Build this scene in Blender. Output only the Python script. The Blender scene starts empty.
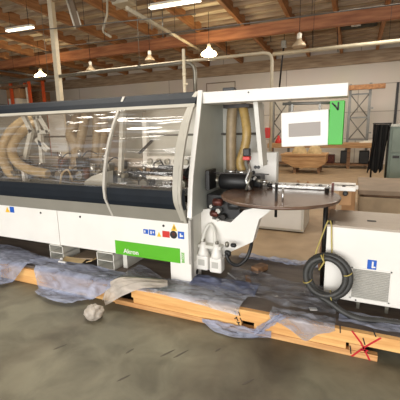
import bpy, bmesh, math, random
from mathutils import Vector, Matrix, noise
random.seed(7)
S = bpy.context.scene
COL = S.collection
PI = math.pi
# ---------------------------------------------------------------- camera
F = 345.6
RX = Vector((0.91437674, 0.0625017, -0.40001089))
RY = Vector((0.4043619, -0.19019303, 0.89460498))
RZ = Vector((-0.02016495, -0.97975515, -0.19918139))
EYE = Vector((0, 0, 1.6))
cd = bpy.data.cameras.new('camera'); cam = bpy.data.objects.new('camera', cd); COL.objects.link(cam)
cd.sensor_width = 36; cd.sensor_fit = 'HORIZONTAL'; cd.lens = F*36/400
cd.clip_start = .05; cd.clip_end = 200
m = Matrix(((RX[0], -RX[1], -RX[2], EYE[0]), (RY[0], -RY[1], -RY[2], EYE[1]), (RZ[0], -RZ[1], -RZ[2], EYE[2]), (0, 0, 0, 1)))
cam.matrix_world = m
S.camera = cam

def P(u, v, x=None, y=None, z=None):
    """point of the place seen at photo position u, v on the vertical/horizontal plane given"""
    c = Vector((u-200, v-200, F)); d = Vector((RX.dot(c), RY.dot(c), RZ.dot(c)))
    if x is not None: t = (x-EYE.x)/d.x
    elif y is not None: t = (y-EYE.y)/d.y
    else: t = (z-EYE.z)/d.z
    return EYE + d*t

# ---------------------------------------------------------------- materials
def lin(c):
    return tuple(((x/255)/12.92 if x/255 <= .04045 else ((x/255+.055)/1.055)**2.4) for x in c) + (1,)
def nm(name):
    mt = bpy.data.materials.new(name); mt.use_nodes = True
    nt = mt.node_tree; return mt, nt, nt.nodes['Principled BSDF']
def mat(name, c, rough=.5, metal=0, var=.12, scale=6, c2=None, bump=0, stretch=None, spec=.5, detail=6, emis=None, es=0, thr=(.35, .65)):
    mt, nt, b = nm(name); N = nt.nodes; L = nt.links
    b.inputs['Roughness'].default_value = rough; b.inputs['Metallic'].default_value = metal
    b.inputs['Specular IOR Level'].default_value = spec
    tc = N.new('ShaderNodeTexCoord'); mp = N.new('ShaderNodeMapping')
    L.new(tc.outputs['Object'], mp.inputs[0])
    if stretch: mp.inputs['Scale'].default_value = stretch
    nz = N.new('ShaderNodeTexNoise'); nz.inputs['Scale'].default_value = scale; nz.inputs['Detail'].default_value = detail
    L.new(mp.outputs[0], nz.inputs['Vector'])
    cr = N.new('ShaderNodeValToRGB'); L.new(nz.outputs['Fac'], cr.inputs[0])
    a = lin(c)
    d = lin(c2) if c2 else tuple(x*(1-var*2) for x in a[:3]) + (1,)
    cr.color_ramp.elements[0].color = d; cr.color_ramp.elements[0].position = thr[0]
    cr.color_ramp.elements[1].color = a; cr.color_ramp.elements[1].position = thr[1]
    L.new(cr.outputs[0], b.inputs['Base Color'])
    if bump:
        bp = N.new('ShaderNodeBump'); bp.inputs['Strength'].default_value = bump; bp.inputs['Distance'].default_value = .02
        L.new(nz.outputs['Fac'], bp.inputs['Height']); L.new(bp.outputs[0], b.inputs['Normal'])
    if emis:
        b.inputs['Emission Color'].default_value = lin(emis); b.inputs['Emission Strength'].default_value = es
    return mt
def film(name, tint, body, opacity, rough=.15, gloss=.5, scale=9):
    """thin plastic film: part see-through, part milky, part shiny"""
    mt, nt, b = nm(name); N = nt.nodes; L = nt.links
    out = N['Material Output']
    tr = N.new('ShaderNodeBsdfTransparent'); tr.inputs[0].default_value = lin(tint)
    b.inputs['Base Color'].default_value = lin(body); b.inputs['Roughness'].default_value = rough
    b.inputs['Specular IOR Level'].default_value = gloss
    tc = N.new('ShaderNodeTexCoord'); nz = N.new('ShaderNodeTexNoise'); nz.inputs['Scale'].default_value = scale
    nz.inputs['Detail'].default_value = 5; nz.inputs['Distortion'].default_value = 1.2
    mp = N.new('ShaderNodeMapping'); mp.inputs['Scale'].default_value = (.5, 1.3, 1)
    L.new(tc.outputs['Object'], mp.inputs[0]); L.new(mp.outputs[0], nz.inputs['Vector'])
    mr = N.new('ShaderNodeMapRange'); mr.inputs[1].default_value = .3; mr.inputs[2].default_value = .7
    mr.inputs[3].default_value = max(0, opacity-.28); mr.inputs[4].default_value = min(1, opacity+.28)
    L.new(nz.outputs['Fac'], mr.inputs[0])
    bp = N.new('ShaderNodeBump'); bp.inputs['Strength'].default_value = .35; bp.inputs['Distance'].default_value = .02
    L.new(nz.outputs['Fac'], bp.inputs['Height']); L.new(bp.outputs[0], b.inputs['Normal'])
    mx = N.new('ShaderNodeMixShader'); L.new(mr.outputs[0], mx.inputs[0]); L.new(tr.outputs[0], mx.inputs[1]); L.new(b.outputs[0], mx.inputs[2])
    L.new(mx.outputs[0], out.inputs[0]); return mt
def glass_mat(name, tint, refl=.12):
    mt, nt, b = nm(name); N = nt.nodes; L = nt.links; out = N['Material Output']
    tr = N.new('ShaderNodeBsdfTransparent'); tr.inputs[0].default_value = lin(tint)
    gl = N.new('ShaderNodeBsdfGlossy'); gl.inputs['Roughness'].default_value = .08
    lw = N.new('ShaderNodeLayerWeight'); lw.inputs[0].default_value = .35
    ml = N.new('ShaderNodeMath'); ml.operation = 'MULTIPLY_ADD'; ml.inputs[1].default_value = .16; ml.inputs[2].default_value = refl
    L.new(lw.outputs['Fresnel'], ml.inputs[0])
    tc = N.new('ShaderNodeTexCoord'); mp = N.new('ShaderNodeMapping'); mp.inputs['Scale'].default_value = (.5, 4, 5)
    nz = N.new('ShaderNodeTexNoise'); nz.inputs['Scale'].default_value = 2.6; nz.inputs['Detail'].default_value = 1
    L.new(tc.outputs['Object'], mp.inputs[0]); L.new(mp.outputs[0], nz.inputs['Vector'])
    bp = N.new('ShaderNodeBump'); bp.inputs['Strength'].default_value = .62; bp.inputs['Distance'].default_value = .11
    L.new(nz.outputs['Fac'], bp.inputs['Height']); L.new(bp.outputs[0], gl.inputs['Normal'])
    mx = N.new('ShaderNodeMixShader'); L.new(ml.outputs[0], mx.inputs[0]); L.new(tr.outputs[0], mx.inputs[1]); L.new(gl.outputs[0], mx.inputs[2])
    df = N.new('ShaderNodeBsdfDiffuse'); df.inputs[0].default_value = lin((205, 196, 184))
    n2 = N.new('ShaderNodeTexNoise'); n2.inputs['Scale'].default_value = 1.6; n2.inputs['Detail'].default_value = 5; L.new(tc.outputs['Object'], n2.inputs['Vector'])
    m2 = N.new('ShaderNodeMapRange'); m2.inputs[1].default_value = .3; m2.inputs[2].default_value = .7; m2.inputs[3].default_value = .015; m2.inputs[4].default_value = .075
    L.new(n2.outputs['Fac'], m2.inputs[0])
    mz = N.new('ShaderNodeMixShader'); L.new(m2.outputs[0], mz.inputs[0]); L.new(mx.outputs[0], mz.inputs[1]); L.new(df.outputs[0], mz.inputs[2])
    L.new(mz.outputs[0], out.inputs[0]); return mt
def emit(name, c, s):
    mt, nt, b = nm(name); b.inputs['Base Color'].default_value = lin(c)
    b.inputs['Emission Color'].default_value = lin(c); b.inputs['Emission Strength'].default_value = s
    return mt

M = {}
M['white'] = mat('white_paint', (236, 233, 226), .38, var=.03, scale=3)
M['offwhite'] = mat('grey_white_paint', (214, 212, 202), .4, var=.04, scale=4)
M['beige'] = mat('beige_grey_paint', (142, 138, 126), .5, var=.05, scale=4)
M['ribcol'] = mat('pale_rib_paint', (194, 189, 178), .4, var=.05)
M['navy'] = mat('dark_blue_grey_paint', (26, 32, 39), .6, var=.1, spec=.2)
M['green'] = mat('lime_green', (88, 178, 32), .4, var=.03)
M['green2'] = mat('deep_lime_green', (48, 172, 38), .4, var=.03)
M['fairing'] = mat('grey_fairing_paint', (180, 175, 162), .5, var=.05)
M['black'] = mat('black_plastic', (26, 26, 27), .45, var=.15)
M['darkmetal'] = mat('dark_oily_metal', (48, 44, 42), .4, .5, var=.3, scale=30)
M['chrome'] = mat('bright_metal', (205, 203, 198), .25, .85, var=.15, scale=25)
M['steel'] = mat('brushed_steel', (168, 156, 142), .5, .6, var=.08, scale=10, stretch=(1, 30, 30))
M['galv'] = mat('galvanised_steel', (146, 142, 130), .4, .7, var=.1, scale=12)
M['rodgrey'] = mat('grey_rod', (120, 118, 112), .4, .5)
M['red'] = mat('red_plastic', (205, 48, 40), .4, var=.05)
M['blue'] = mat('blue_sticker', (28, 92, 190), .4, var=.03)
M['yellow'] = mat('yellow_sticker', (238, 190, 50), .4, var=.03)
M['screen'] = mat('taupe_screen', (138, 128, 118), .3, var=.03)
M['greyprint'] = mat('grey_print', (178, 174, 166), .5)
M['grille'] = mat('grille_grey', (190, 188, 180), .5, var=.05)
M['hosecream'] = mat('cream_hose', (196, 170, 126), .5, var=.12, scale=14)
M['hosetan'] = mat('tan_hose', (158, 138, 106), .45, var=.15, scale=14)
M['hoseyellow'] = mat('amber_hose', (178, 148, 88), .4, var=.15, scale=14)
M['hosegrey'] = mat('dark_grey_conduit', (62, 62, 60), .5, var=.2, scale=14)
M['strap'] = mat('yellow_strap', (190, 172, 96), .6, var=.1)
M['tabletop'] = mat('reflection_brown_top', (116, 92, 76), .22, .0, var=.25, scale=5, c2=(84, 64, 52))  # brown of the reflected ceiling put into the base colour
M['redbrown'] = mat('reddish_metal', (104, 54, 44), .4, .4, var=.3, scale=20)
M['lumber'] = mat('fresh_pine', (234, 186, 118), .6, var=.1, scale=2.5, stretch=(1, 12, 12), c2=(214, 156, 92))
M['lumber2'] = mat('pale_pine', (222, 172, 112), .6, var=.1, scale=3, stretch=(1, 14, 14), c2=(190, 134, 82))
M['deck'] = mat('dirty_plywood', (122, 109, 97), .6, var=.2, scale=1.8, stretch=(1, 4, 4), c2=(80, 71, 64), bump=.15)
M['oldwood'] = mat('weathered_wood', (150, 112, 78), .7, var=.2, scale=3, stretch=(2, 9, 9), c2=(104, 76, 54))
M['benchwood'] = mat('bench_timber', (196, 156, 108), .6, var=.12, scale=2, stretch=(1, 12, 12), c2=(158, 116, 74))
M['glulam'] = mat('orange_glulam', (178, 120, 80), .6, var=.15, scale=1.2, stretch=(1, 9, 9), c2=(138, 84, 54))
M['joist'] = mat('roof_joist_wood', (176, 128, 84), .7, var=.2, scale=1.5, stretch=(8, 1, 8), c2=(134, 92, 58))
M['purlin'] = mat('roof_purlin_wood', (172, 152, 126), .7, var=.2, scale=1.5, stretch=(1, 8, 8), c2=(136, 114, 90))
M['roofdeck'] = mat('roof_board', (224, 216, 200), .75, var=.2, scale=1.3, stretch=(1, 5, 1), c2=(176, 164, 144))
M['cardboard'] = mat('cardboard', (172, 132, 92), .8, var=.1, scale=4)
M['greybrown'] = mat('dusty_board', (140, 122, 102), .75, var=.1, scale=4)
M['dustcard'] = mat('dusty_carton', (166, 146, 118), .8, var=.12, scale=4)
M['sheetgrey'] = mat('pale_grey_sheet', (184, 187, 178), .45, var=.04)
M['bag'] = mat('tan_sack', (216, 190, 142), .8, var=.12, scale=8, bump=.3)
M['orange'] = mat('orange_rack', (206, 84, 40), .5, var=.1)
M['gcab'] = mat('grey_green_paint', (128, 142, 128), .5, var=.12, scale=3)
M['blackcloth'] = mat('black_curtain', (30, 29, 28), .85, var=.2)
M['fluor'] = emit('fluorescent_tube', (255, 246, 225), 4)
M['bulb'] = emit('glowing_bulb', (255, 226, 170), 38)
M['reflector'] = mat('lamp_reflector', (196, 176, 146), .4, .2)
M['cream'] = mat('cream_post_paint', (226, 214, 186), .5, var=.06)
M['creampipe'] = mat('cream_pipe_paint', (192, 182, 158), .45, var=.08)
M['whitepvc'] = mat('white_pipe', (228, 222, 205), .4, var=.05)
M['insul'] = mat('black_torn_insulation', (22, 22, 20), .8, c2=(60, 62, 52), scale=18)
M['redpaint'] = mat('red_spray_paint', (196, 30, 44), .5, var=.05)
M['ink'] = mat('black_marker', (30, 24, 22), .6)
M['film_blue'] = film('blue_tinted_film', (216, 220, 234), (180, 188, 212), .5, .3, .45)
M['film_clear'] = film('clear_film', (226, 230, 238), (192, 196, 208), .42, .2, .6)
M['film_milky'] = film('milky_film', (220, 215, 205), (198, 188, 176), .86, .35, .4)
M['film_dark'] = film('deep_blue_film', (170, 176, 202), (122, 130, 160), .6, .3, .5)
M['film_thin'] = film('thin_film', (236, 238, 242), (190, 194, 204), .1, .18, .6)
M['glass'] = glass_mat('hood_glazing', (244, 240, 234), .06)

def wall_mat():
    mt, nt, b = nm('painted_block_wall'); N = nt.nodes; L = nt.links
    b.inputs['Roughness'].default_value = .8
    tc = N.new('ShaderNodeTexCoord'); mp = N.new('ShaderNodeMapping'); mp.inputs['Rotation'].default_value = (PI/2, 0, 0)
    L.new(tc.outputs['Object'], mp.inputs[0])
    br = N.new('ShaderNodeTexBrick'); br.inputs['Scale'].default_value = 1.0
    br.inputs['Brick Width'].default_value = 6.0; br.inputs['Row Height'].default_value = 1.1; br.inputs['Mortar Size'].default_value = .018
    br.inputs['Color1'].default_value = lin((218, 208, 194)); br.inputs['Color2'].default_value = lin((212, 202, 188)); br.inputs['Mortar'].default_value = lin((168, 156, 142))
    L.new(mp.outputs[0], br.inputs['Vector'])
    nz = N.new('ShaderNodeTexNoise'); nz.inputs['Scale'].default_value = .7; nz.inputs['Detail'].default_value = 7
    L.new(tc.outputs['Object'], nz.inputs['Vector'])
    mx = N.new('ShaderNodeMixRGB'); mx.blend_type = 'MULTIPLY'; mx.inputs[0].default_value = .15
    L.new(br.outputs['Color'], mx.inputs[1]); L.new(nz.outputs['Color'], mx.inputs[2])
    hs = N.new('ShaderNodeHueSaturation'); hs.inputs['Saturation'].default_value = .85; L.new(mx.outputs[0], hs.inputs['Color'])
    L.new(hs.outputs[0], b.inputs['Base Color']); return mt
M['wall'] = wall_mat()
def floor_mat():
    mt, nt, b = nm('stained_concrete'); N = nt.nodes; L = nt.links
    tc = N.new('ShaderNodeTexCoord')
    n1 = N.new('ShaderNodeTexNoise'); n1.inputs['Scale'].default_value = .55; n1.inputs['Detail'].default_value = 8; n1.inputs['Roughness'].default_value = .6
    n2 = N.new('ShaderNodeTexNoise'); n2.inputs['Scale'].default_value = 3.2; n2.inputs['Detail'].default_value = 9; n2.inputs['Distortion'].default_value = .5
    n3 = N.new('ShaderNodeTexNoise'); n3.inputs['Scale'].default_value = 1.1; n3.inputs['Detail'].default_value = 4
    mp = N.new('ShaderNodeMapping'); mp.inputs['Rotation'].default_value = (0, 0, .5); mp.inputs['Scale'].default_value = (1, .35, 1)
    L.new(tc.outputs['Object'], n1.inputs['Vector']); L.new(tc.outputs['Object'], n2.inputs['Vector'])
    L.new(tc.outputs['Object'], mp.inputs[0]); L.new(mp.outputs[0], n3.inputs['Vector'])
    c1 = N.new('ShaderNodeValToRGB'); c1.color_ramp.elements[0].position = .35; c1.color_ramp.elements[1].position = .68
    c1.color_ramp.elements[0].color = lin((100, 97, 82)); c1.color_ramp.elements[1].color = lin((146, 141, 119))
    L.new(n1.outputs['Fac'], c1.inputs[0])
    c2 = N.new('ShaderNodeValToRGB'); c2.color_ramp.elements[0].position = .3; c2.color_ramp.elements[1].position = .6
    c2.color_ramp.elements[0].color = (.5, .48, .46, 1); c2.color_ramp.elements[1].color = (1, 1, 1, 1)
    L.new(n2.outputs['Fac'], c2.inputs[0])
    m1 = N.new('ShaderNodeMixRGB'); m1.blend_type = 'MULTIPLY'; m1.inputs[0].default_value = .95
    L.new(c1.outputs[0], m1.inputs[1]); L.new(c2.outputs[0], m1.inputs[2])
    c3 = N.new('ShaderNodeValToRGB'); c3.color_ramp.elements[0].position = .52; c3.color_ramp.elements[1].position = .64
    c3.color_ramp.elements[0].color = (1, 1, 1, 1); c3.color_ramp.elements[1].color = (.55, .46, .42, 1)
    L.new(n3.outputs['Fac'], c3.inputs[0])
    m2 = N.new('ShaderNodeMixRGB'); m2.blend_type = 'MULTIPLY'; m2.inputs[0].default_value = .7
    L.new(m1.outputs[0], m2.inputs[1]); L.new(c3.outputs[0], m2.inputs[2])
    # tan floor behind the machine, its brighter light put into the colour
    sp = N.new('ShaderNodeSeparateXYZ'); L.new(tc.outputs['Object'], sp.inputs[0])
    mr = N.new('ShaderNodeMapRange'); mr.inputs[1].default_value = 3.6; mr.inputs[2].default_value = 4.4; L.new(sp.outputs[1], mr.inputs[0])
    m3 = N.new('ShaderNodeMixRGB'); L.new(mr.outputs[0], m3.inputs[0]); L.new(m2.outputs[0], m3.inputs[1])
    c4 = N.new('ShaderNodeValToRGB'); c4.color_ramp.elements[0].color = lin((126, 106, 82)); c4.color_ramp.elements[1].color = lin((180, 154, 122))
    L.new(n2.outputs['Fac'], c4.inputs[0]); L.new(c4.outputs[0], m3.inputs[2])
    L.new(m3.outputs[0], b.inputs['Base Color'])
    b.inputs['Roughness'].default_value = .55; b.inputs['Specular IOR Level'].default_value = .35
    bp = N.new('ShaderNodeBump'); bp.inputs['Strength'].default_value = .12; bp.inputs['Distance'].default_value = .01
    L.new(n2.outputs['Fac'], bp.inputs['Height']); L.new(bp.outputs[0], b.inputs['Normal'])
    return mt
M['floor'] = floor_mat()
M['scuff'] = mat('dark_skid_mark', (84, 76, 64), .6)

# ---------------------------------------------------------------- mesh helpers
class MB:
    def __init__(s): s.b = bmesh.new()
    def box(s, a, b_, rot=None, piv=None, bev=0):
        a = Vector(a); c = Vector(b_); ctr = (a+c)/2; d = c-a
        r = bmesh.ops.create_cube(s.b, size=1); vs = r['verts']
        bmesh.ops.scale(s.b, vec=(abs(d.x), abs(d.y), abs(d.z)), verts=vs)
        if bev:
            es = list({e for v in vs for e in v.link_edges})
            r2 = bmesh.ops.bevel(s.b, geom=es, offset=bev, segments=2, affect='EDGES', profile=.5)
            vs = list({v for f in r2['faces'] for v in f.verts} | {v for v in vs if v.is_valid})
        if rot is not None:
            pv = Vector(piv) - ctr if piv is not None else Vector((0, 0, 0))
            bmesh.ops.rotate(s.b, cent=pv, matrix=rot, verts=vs)
        bmesh.ops.translate(s.b, vec=ctr, verts=vs); return s
    def tube(s, pts, r, seg=12, caps=True, ribs=0, rib_h=.0):
        pts = [Vector(p) for p in pts]
        if ribs:  # resample evenly and alternate the radius
            L = [0]
            for i in range(1, len(pts)): L.append(L[-1]+(pts[i]-pts[i-1]).length)
            n = max(4, int(L[-1]/ribs)*2); out = []
            for k in range(n+1):
                d = L[-1]*k/n; i = 1
                while i < len(L)-1 and L[i] < d: i += 1
                t = (d-L[i-1])/max(1e-6, L[i]-L[i-1]); out.append(pts[i-1].lerp(pts[i], t))
            pts = out
        rings = []; up = Vector((0, 0, 1))
        t0 = (pts[1]-pts[0]).normalized()
        nrm = t0.cross(up)
        if nrm.length < .1: nrm = t0.cross(Vector((1, 0, 0)))
        nrm.normalize()
        for i, p in enumerate(pts):
            t = ((pts[i+1] if i < len(pts)-1 else p)-(pts[i-1] if i else p)).normalized()
            nrm = (nrm - t*nrm.dot(t)).normalized(); bn = t.cross(nrm)
            rr = r[i] if isinstance(r, (list, tuple)) else r
            if ribs and i % 2: rr = rr + rib_h
            rings.append([s.b.verts.new(p+(nrm*math.cos(2*PI*k/seg)+bn*math.sin(2*PI*k/seg))*rr) for k in range(seg)])
        for a, b_ in zip(rings, rings[1:]):
            for k in range(seg):
                f = s.b.faces.new((a[k], a[(k+1) % seg], b_[(k+1) % seg], b_[k])); f.smooth = not ribs or True
        if caps:
            s.b.faces.new(rings[0][::-1]); s.b.faces.new(rings[-1])
        return s
    def cyl(s, a, b_, r, seg=16, r2=None): return s.tube([a, b_], [r, r if r2 is None else r2], seg)
    def lathe(s, ctr, prof, seg=20, axis='z'):
        ctr = Vector(ctr); rings = []
        for (r, h) in prof:
            ring = []
            for k in range(seg):
                c_, s_ = math.cos(2*PI*k/seg)*max(r, .0005), math.sin(2*PI*k/seg)*max(r, .0005)
                o = {'z': (c_, s_, h), 'y': (c_, h, s_), 'x': (h, c_, s_)}[axis]
                ring.append(s.b.verts.new(ctr+Vector(o)))
            rings.append(ring)
        for a, b_ in zip(rings, rings[1:]):
            for k in range(seg):
                f = s.b.faces.new((a[k], a[(k+1) % seg], b_[(k+1) % seg], b_[k])); f.smooth = True
        s.b.faces.new(rings[0][::-1]); s.b.faces.new(rings[-1]); return s
    def prism(s, poly, axis, a, b_):
        """poly of 2-D points, extruded along the axis from a to b_"""
        def mk(p, t):
            return {'x': (t, p[0], p[1]), 'y': (p[0], t, p[1]), 'z': (p[0], p[1], t)}[axis]
        A = [s.b.verts.new(mk(p, a)) for p in poly]; B = [s.b.verts.new(mk(p, b_)) for p in poly]
        n = len(poly); s.b.faces.new(A); s.b.faces.new(B[::-1])
        for i in range(n): s.b.faces.new((A[i], B[i], B[(i+1) % n], A[(i+1) % n]))
        return s
    def ribbon(s, prof, th, axis, a, b_):
        """open profile thickened to th and extruded"""
        pr = [Vector(p) for p in prof]; off = []
        for i, p in enumerate(pr):
            t = (pr[min(i+1, len(pr)-1)]-pr[max(i-1, 0)]).normalized(); off.append(p+Vector((-t.y, t.x))*-th)
        return s.prism([tuple(p) for p in pr]+[tuple(p) for p in off[::-1]], axis, a, b_)
    def grid(s, fn, nu, nv, smooth=True):
        V = [[s.b.verts.new(fn(i/nu, j/nv)) for j in range(nv+1)] for i in range(nu+1)]
        for i in range(nu):
            for j in range(nv):
                f = s.b.faces.new((V[i][j], V[i+1][j], V[i+1][j+1], V[i][j+1])); f.smooth = smooth
        return s
    def build(s, name, mt, parent=None, org=None, auto=False):
        bmesh.ops.recalc_face_normals(s.b, faces=s.b.faces)
        me = bpy.data.meshes.new(name)
        if org is None:
            if parent is not None: org = parent.get('_o') and Vector(parent['_o'])
            if org is None:
                vs = [v.co for v in s.b.verts]
                org = Vector(((min(v.x for v in vs)+max(v.x for v in vs))/2, (min(v.y for v in vs)+max(v.y for v in vs))/2, min(v.z for v in vs)))
        org = Vector(org)
        bmesh.ops.translate(s.b, vec=-org, verts=s.b.verts)
        s.b.to_mesh(me); s.b.free(); me.materials.append(M[mt] if isinstance(mt, str) else mt)
        o = bpy.data.objects.new(name, me); COL.objects.link(o)
        ow = org
        if parent is not None:
            o.parent = parent; pw = Vector(WL[parent.name]); o.location = ow-pw
        else: o.location = ow
        WL[o.name] = tuple(ow); return o
WL = {}
def thing(name, label, cat, loc, group=None):
    o = bpy.data.objects.new(name, None); o.empty_display_size = .1; COL.objects.link(o); o.location = loc; WL[o.name] = tuple(loc)
    o['label'] = label; o['category'] = cat
    if group: o['group'] = group
    return o
def tag(o, label, cat, group=None, kind=None):
    o['label'] = label; o['category'] = cat
    if group: o['group'] = group
    if kind: o['kind'] = kind
    return o
def struct(o): o['kind'] = 'structure'; return o
def dup(root, loc, label, group=None):
    r = root.copy(); COL.objects.link(r); r.location = loc; WL[r.name] = tuple(loc); r['label'] = label
    if group: r['group'] = group
    for ch in list(root.children):
        c = ch.copy(); COL.objects.link(c); c.parent = r
        for g in list(ch.children):
            d = g.copy(); COL.objects.link(d); d.parent = c
    return r
def R(ax, deg): return Matrix.Rotation(math.radians(deg), 3, ax)
def smooth(pts, n=8):
    """Catmull-Rom through the points"""
    pts = [Vector(p) for p in pts]; q = [pts[0]*2-pts[1]]+pts+[pts[-1]*2-pts[-2]]; out = []
    for i in range(1, len(q)-2):
        a, b_, c, d = q[i-1:i+3]
        for k in range(n):
            t = k/n
            out.append(.5*((2*b_)+(c-a)*t+(2*a-5*b_+4*c-d)*t*t+(3*b_-a-3*c+d)*t**3))
    out.append(pts[-1]); return out
def text_mesh(name, txt, size, mt, parent, loc, rot, sx=1, bold=0):
    cu = bpy.data.curves.new(name, 'FONT'); cu.body = txt; cu.size = size; cu.extrude = .0012; cu.offset = bold
    cu.align_x = 'LEFT'; cu.align_y = 'BOTTOM_BASELINE'
    t = bpy.data.objects.new(name+'_t', cu); COL.objects.link(t)
    dg = bpy.context.evaluated_depsgraph_get(); me = bpy.data.meshes.new_from_object(t.evaluated_get(dg))
    bpy.data.objects.remove(t); me.materials.clear(); me.materials.append(M[mt])
    me.transform(Matrix.Diagonal((sx, 1, 1, 1)))
    me.transform(Matrix.Rotation(rot[2], 4, 'Z') if rot[2] else Matrix.Identity(4))
    me.transform(Matrix.Rotation(rot[0], 4, 'X'))
    o = bpy.data.objects.new(name, me); COL.objects.link(o); o.parent = parent
    o.location = Vector(loc)-Vector(WL[parent.name]); WL[o.name] = tuple(loc); return o
def nz(x, y, z=0, s=1): return noise.noise(Vector((x*s, y*s, z*s)))

# ================================================================ THE SETTING
XL, XR, YF, YB = -19.0, 9.0, -7.0, 16.5
struct(MB().box((XL, YF, -.1), (XR, YB, 0)).build('floor', 'floor', org=(0, 0, 0)))
struct(MB().box((XL, YB, -.1), (XR, YB+.2, 5.3)).build('wall_back', 'wall', org=(0, YB, 0)))
struct(MB().box((XL-.2, YF, -.1), (XL, YB, 5.4)).build('wall_left', 'wall', org=(XL, 0, 0)))
struct(MB().box((XR, YF, -.1), (XR+.2, YB, 5.4)).build('wall_right', 'wall', org=(XR, 0, 0)))
def deckz(y): return 5.12-.05*(y-11.6)
ceil = struct(MB().prism([(YF, deckz(YF)), (YB, deckz(YB)), (YB, deckz(YB)+.12), (YF, deckz(YF)+.12)], 'x', XL, XR).build('ceiling', 'roofdeck', org=(0, 0, 5)))
# long joists running away from the viewer
jx = [-17.6, -16.0, -14.4, -12.9, -11.5, -10.0, -8.5, -6.75, -5.05, -3.52, -2.05, -.75, .58, 2.0, 3.5, 5.0, 6.5]
for x in jx:
    MB().prism([(YF, deckz(YF)-.33), (YB-.02, deckz(YB)-.3), (YB-.02, deckz(YB)), (YF, deckz(YF))], 'x', x-.055, x+.055).build('roof_joist', 'joist', ceil)
# short purlins between them, one line at a time
y = -6.4
while y < YB-.3:
    MB().box((XL, y-.022, deckz(y)-.13), (XR, y+.022, deckz(y)-.002)).build('roof_purlin', 'purlin', ceil); y += .6
# big beams
struct(MB().box((XL, 11.5, 4.48), (XR, 11.72, 4.82)).build('trim_1', 'glulam'))
struct(MB().box((XL, 4.5, 4.7), (XR, 4.72, 5.1)).build('trim_2', 'glulam'))
struct(MB().box((XL, YB-.14, 4.12), (XR, YB-.001, 4.62)).build('trim_3', 'purlin'))
# outlined panel on the back wall and the narrow dark jamb at the right
fr = MB()
for a, b_ in (((-6.9, 2.2), (-5.4, 2.2)),): pass
x0, x1, z0, z1 = -6.9, -5.4, 1.4, 3.82
fr.box((x0, YB-.03, z1-.02), (x1, YB, z1+.02)).box((x0, YB-.03, z0), (x0+.03, YB, z1)).box((x1-.03, YB-.03, z0), (x1, YB, z1))
struct(fr.build('trim_4', 'greybrown'))
struct(MB().box((1.38, YB-.1, 0), (1.47, YB, 3.3)).build('trim_5', 'darkmetal'))
# square post behind the machine
struct(MB().box((-8.10, 7.94, 0), (-7.95, 8.08, 5.29), bev=.01).build('trim_6', 'cream'))

# ---------------------------------------------------------------- services under the roof
duct = thing('air_duct', 'long grey metal duct pipe crossing above the machine, ending in a downward elbow', 'pipe', (-7, 8, 3.2))
e = [(-14, 8, 3.2), (-4.05, 8, 3.2)]
MB().tube([(-14, 8, 3.2), (-3.9, 8, 3.2), (-3.76, 8, 3.17), (-3.67, 8, 3.09), (-3.64, 8, 2.97), (-3.64, 8, 1.9)], .05, 16).build('duct_pipe', 'galv', duct)
for x in (-12, -8.4, -5.2):
    MB().cyl((x, 8, 3.24), (x, 8, deckz(8)), .008, 6).box((x-.03, 7.94, 3.18), (x+.03, 8.06, 3.26)).build('hanger_strap', 'galv', duct)
cp = thing('conduit_pipe', 'thin cream vertical pipe rising behind the hood, left of the duct elbow', 'pipe', (-3.49, 7.1, 2.2))
MB().tube([(-3.49, 7.1, 0), (-3.49, 7.1, 3.3)], .034, 12).build('pipe_tube', 'cream', cp)
MB().cyl((-3.49, 7.1, 2.58), (-3.40, 7.06, 2.58), .022, 8).build('valve', 'cream', cp)
MB().cyl((-3.49, 7.1, 2.75), (-3.49, 7.1, 2.82), .042, 12).build('coupling', 'cream', cp)
wp = thing('water_pipe', 'cream pipe bending down above the white overhead beam to a red valve', 'pipe', (-2.4, 10, 3.5))
MB().tube([(-9, 10, 3.64), (-2.46, 10, 3.64), (-2.32, 10, 3.61), (-2.25, 10, 3.54), (-2.22, 10, 3.42), (-2.22, 10, .05)], .045, 14).build('pipe_tube', 'creampipe', wp)
vv = MB().box((-2.36, 9.86, 1.33), (-2.22, 9.96, 1.62), bev=.02).build('valve', 'red', wp); vv['label'] = 'red valve body'
def hung(name, label, cat, a, b_, r_, mt, seg=10, n=3):
    a = Vector(a); b_ = Vector(b_); t = thing(name, label, cat, (a+b_)/2)
    MB().tube([a, b_], r_, seg).build('pipe_tube', mt, t)
    for k in range(n):
        p = a.lerp(b_, (k+.6)/(n+.2)); MB().cyl(p, (p.x, p.y, deckz(p.y)+.01), .006, 6).build('hanger_rod', 'darkmetal', t)
    return t
hung('gas_pipe', 'long cream pipe running right under the roof from the dome lamp', 'pipe', (-2.3, 10.4, 3.66), (9, 10.4, 3.66), .05, 'creampipe', 14, 6)
hung('sprinkler_pipe', 'slanting cream pipe under the roof, running back to the bright lamp', 'pipe', P(127, 8, z=4.3), P(205, 53, z=4.3), .045, 'creampipe', 12)
hung('cable_conduit', 'thin grey conduit crossing the joists at upper left', 'conduit', P(0, 34, y=7.4), P(196, 14, y=7.4), .014, 'rodgrey', 8)
hung('cable_conduit', 'thin conduit in front of the orange roof beam', 'conduit', P(60, 47, y=7.85), P(400, 4, y=7.85), .012, 'rodgrey', 8)
hung('cable_tray', 'dark rail under the roof beside the left glowing lamp', 'rail', P(-20, 67.5, y=11), P(52, 78, y=11), .035, 'rodgrey', 8)
d0 = P(284, 45, y=12.5)
dr = thing('junction_drop', 'dark rod hanging from a small grey box right of the bent cream pipe', 'conduit', d0)
MB().tube([d0, P(282, 60, y=12.5), P(279, 92, y=12.5)], .03, 8).build('drop_rod', 'darkmetal', dr)
MB().cyl(d0+Vector((0, 0, .1)), (d0.x, d0.y, deckz(d0.y)+.01), .012, 8).build('hanging_rod', 'darkmetal', dr)
MB().box(d0-Vector((.09, .05, .1)), d0+Vector((.07, .05, .14)), bev=.01).build('junction_box', 'galv', dr)
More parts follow.
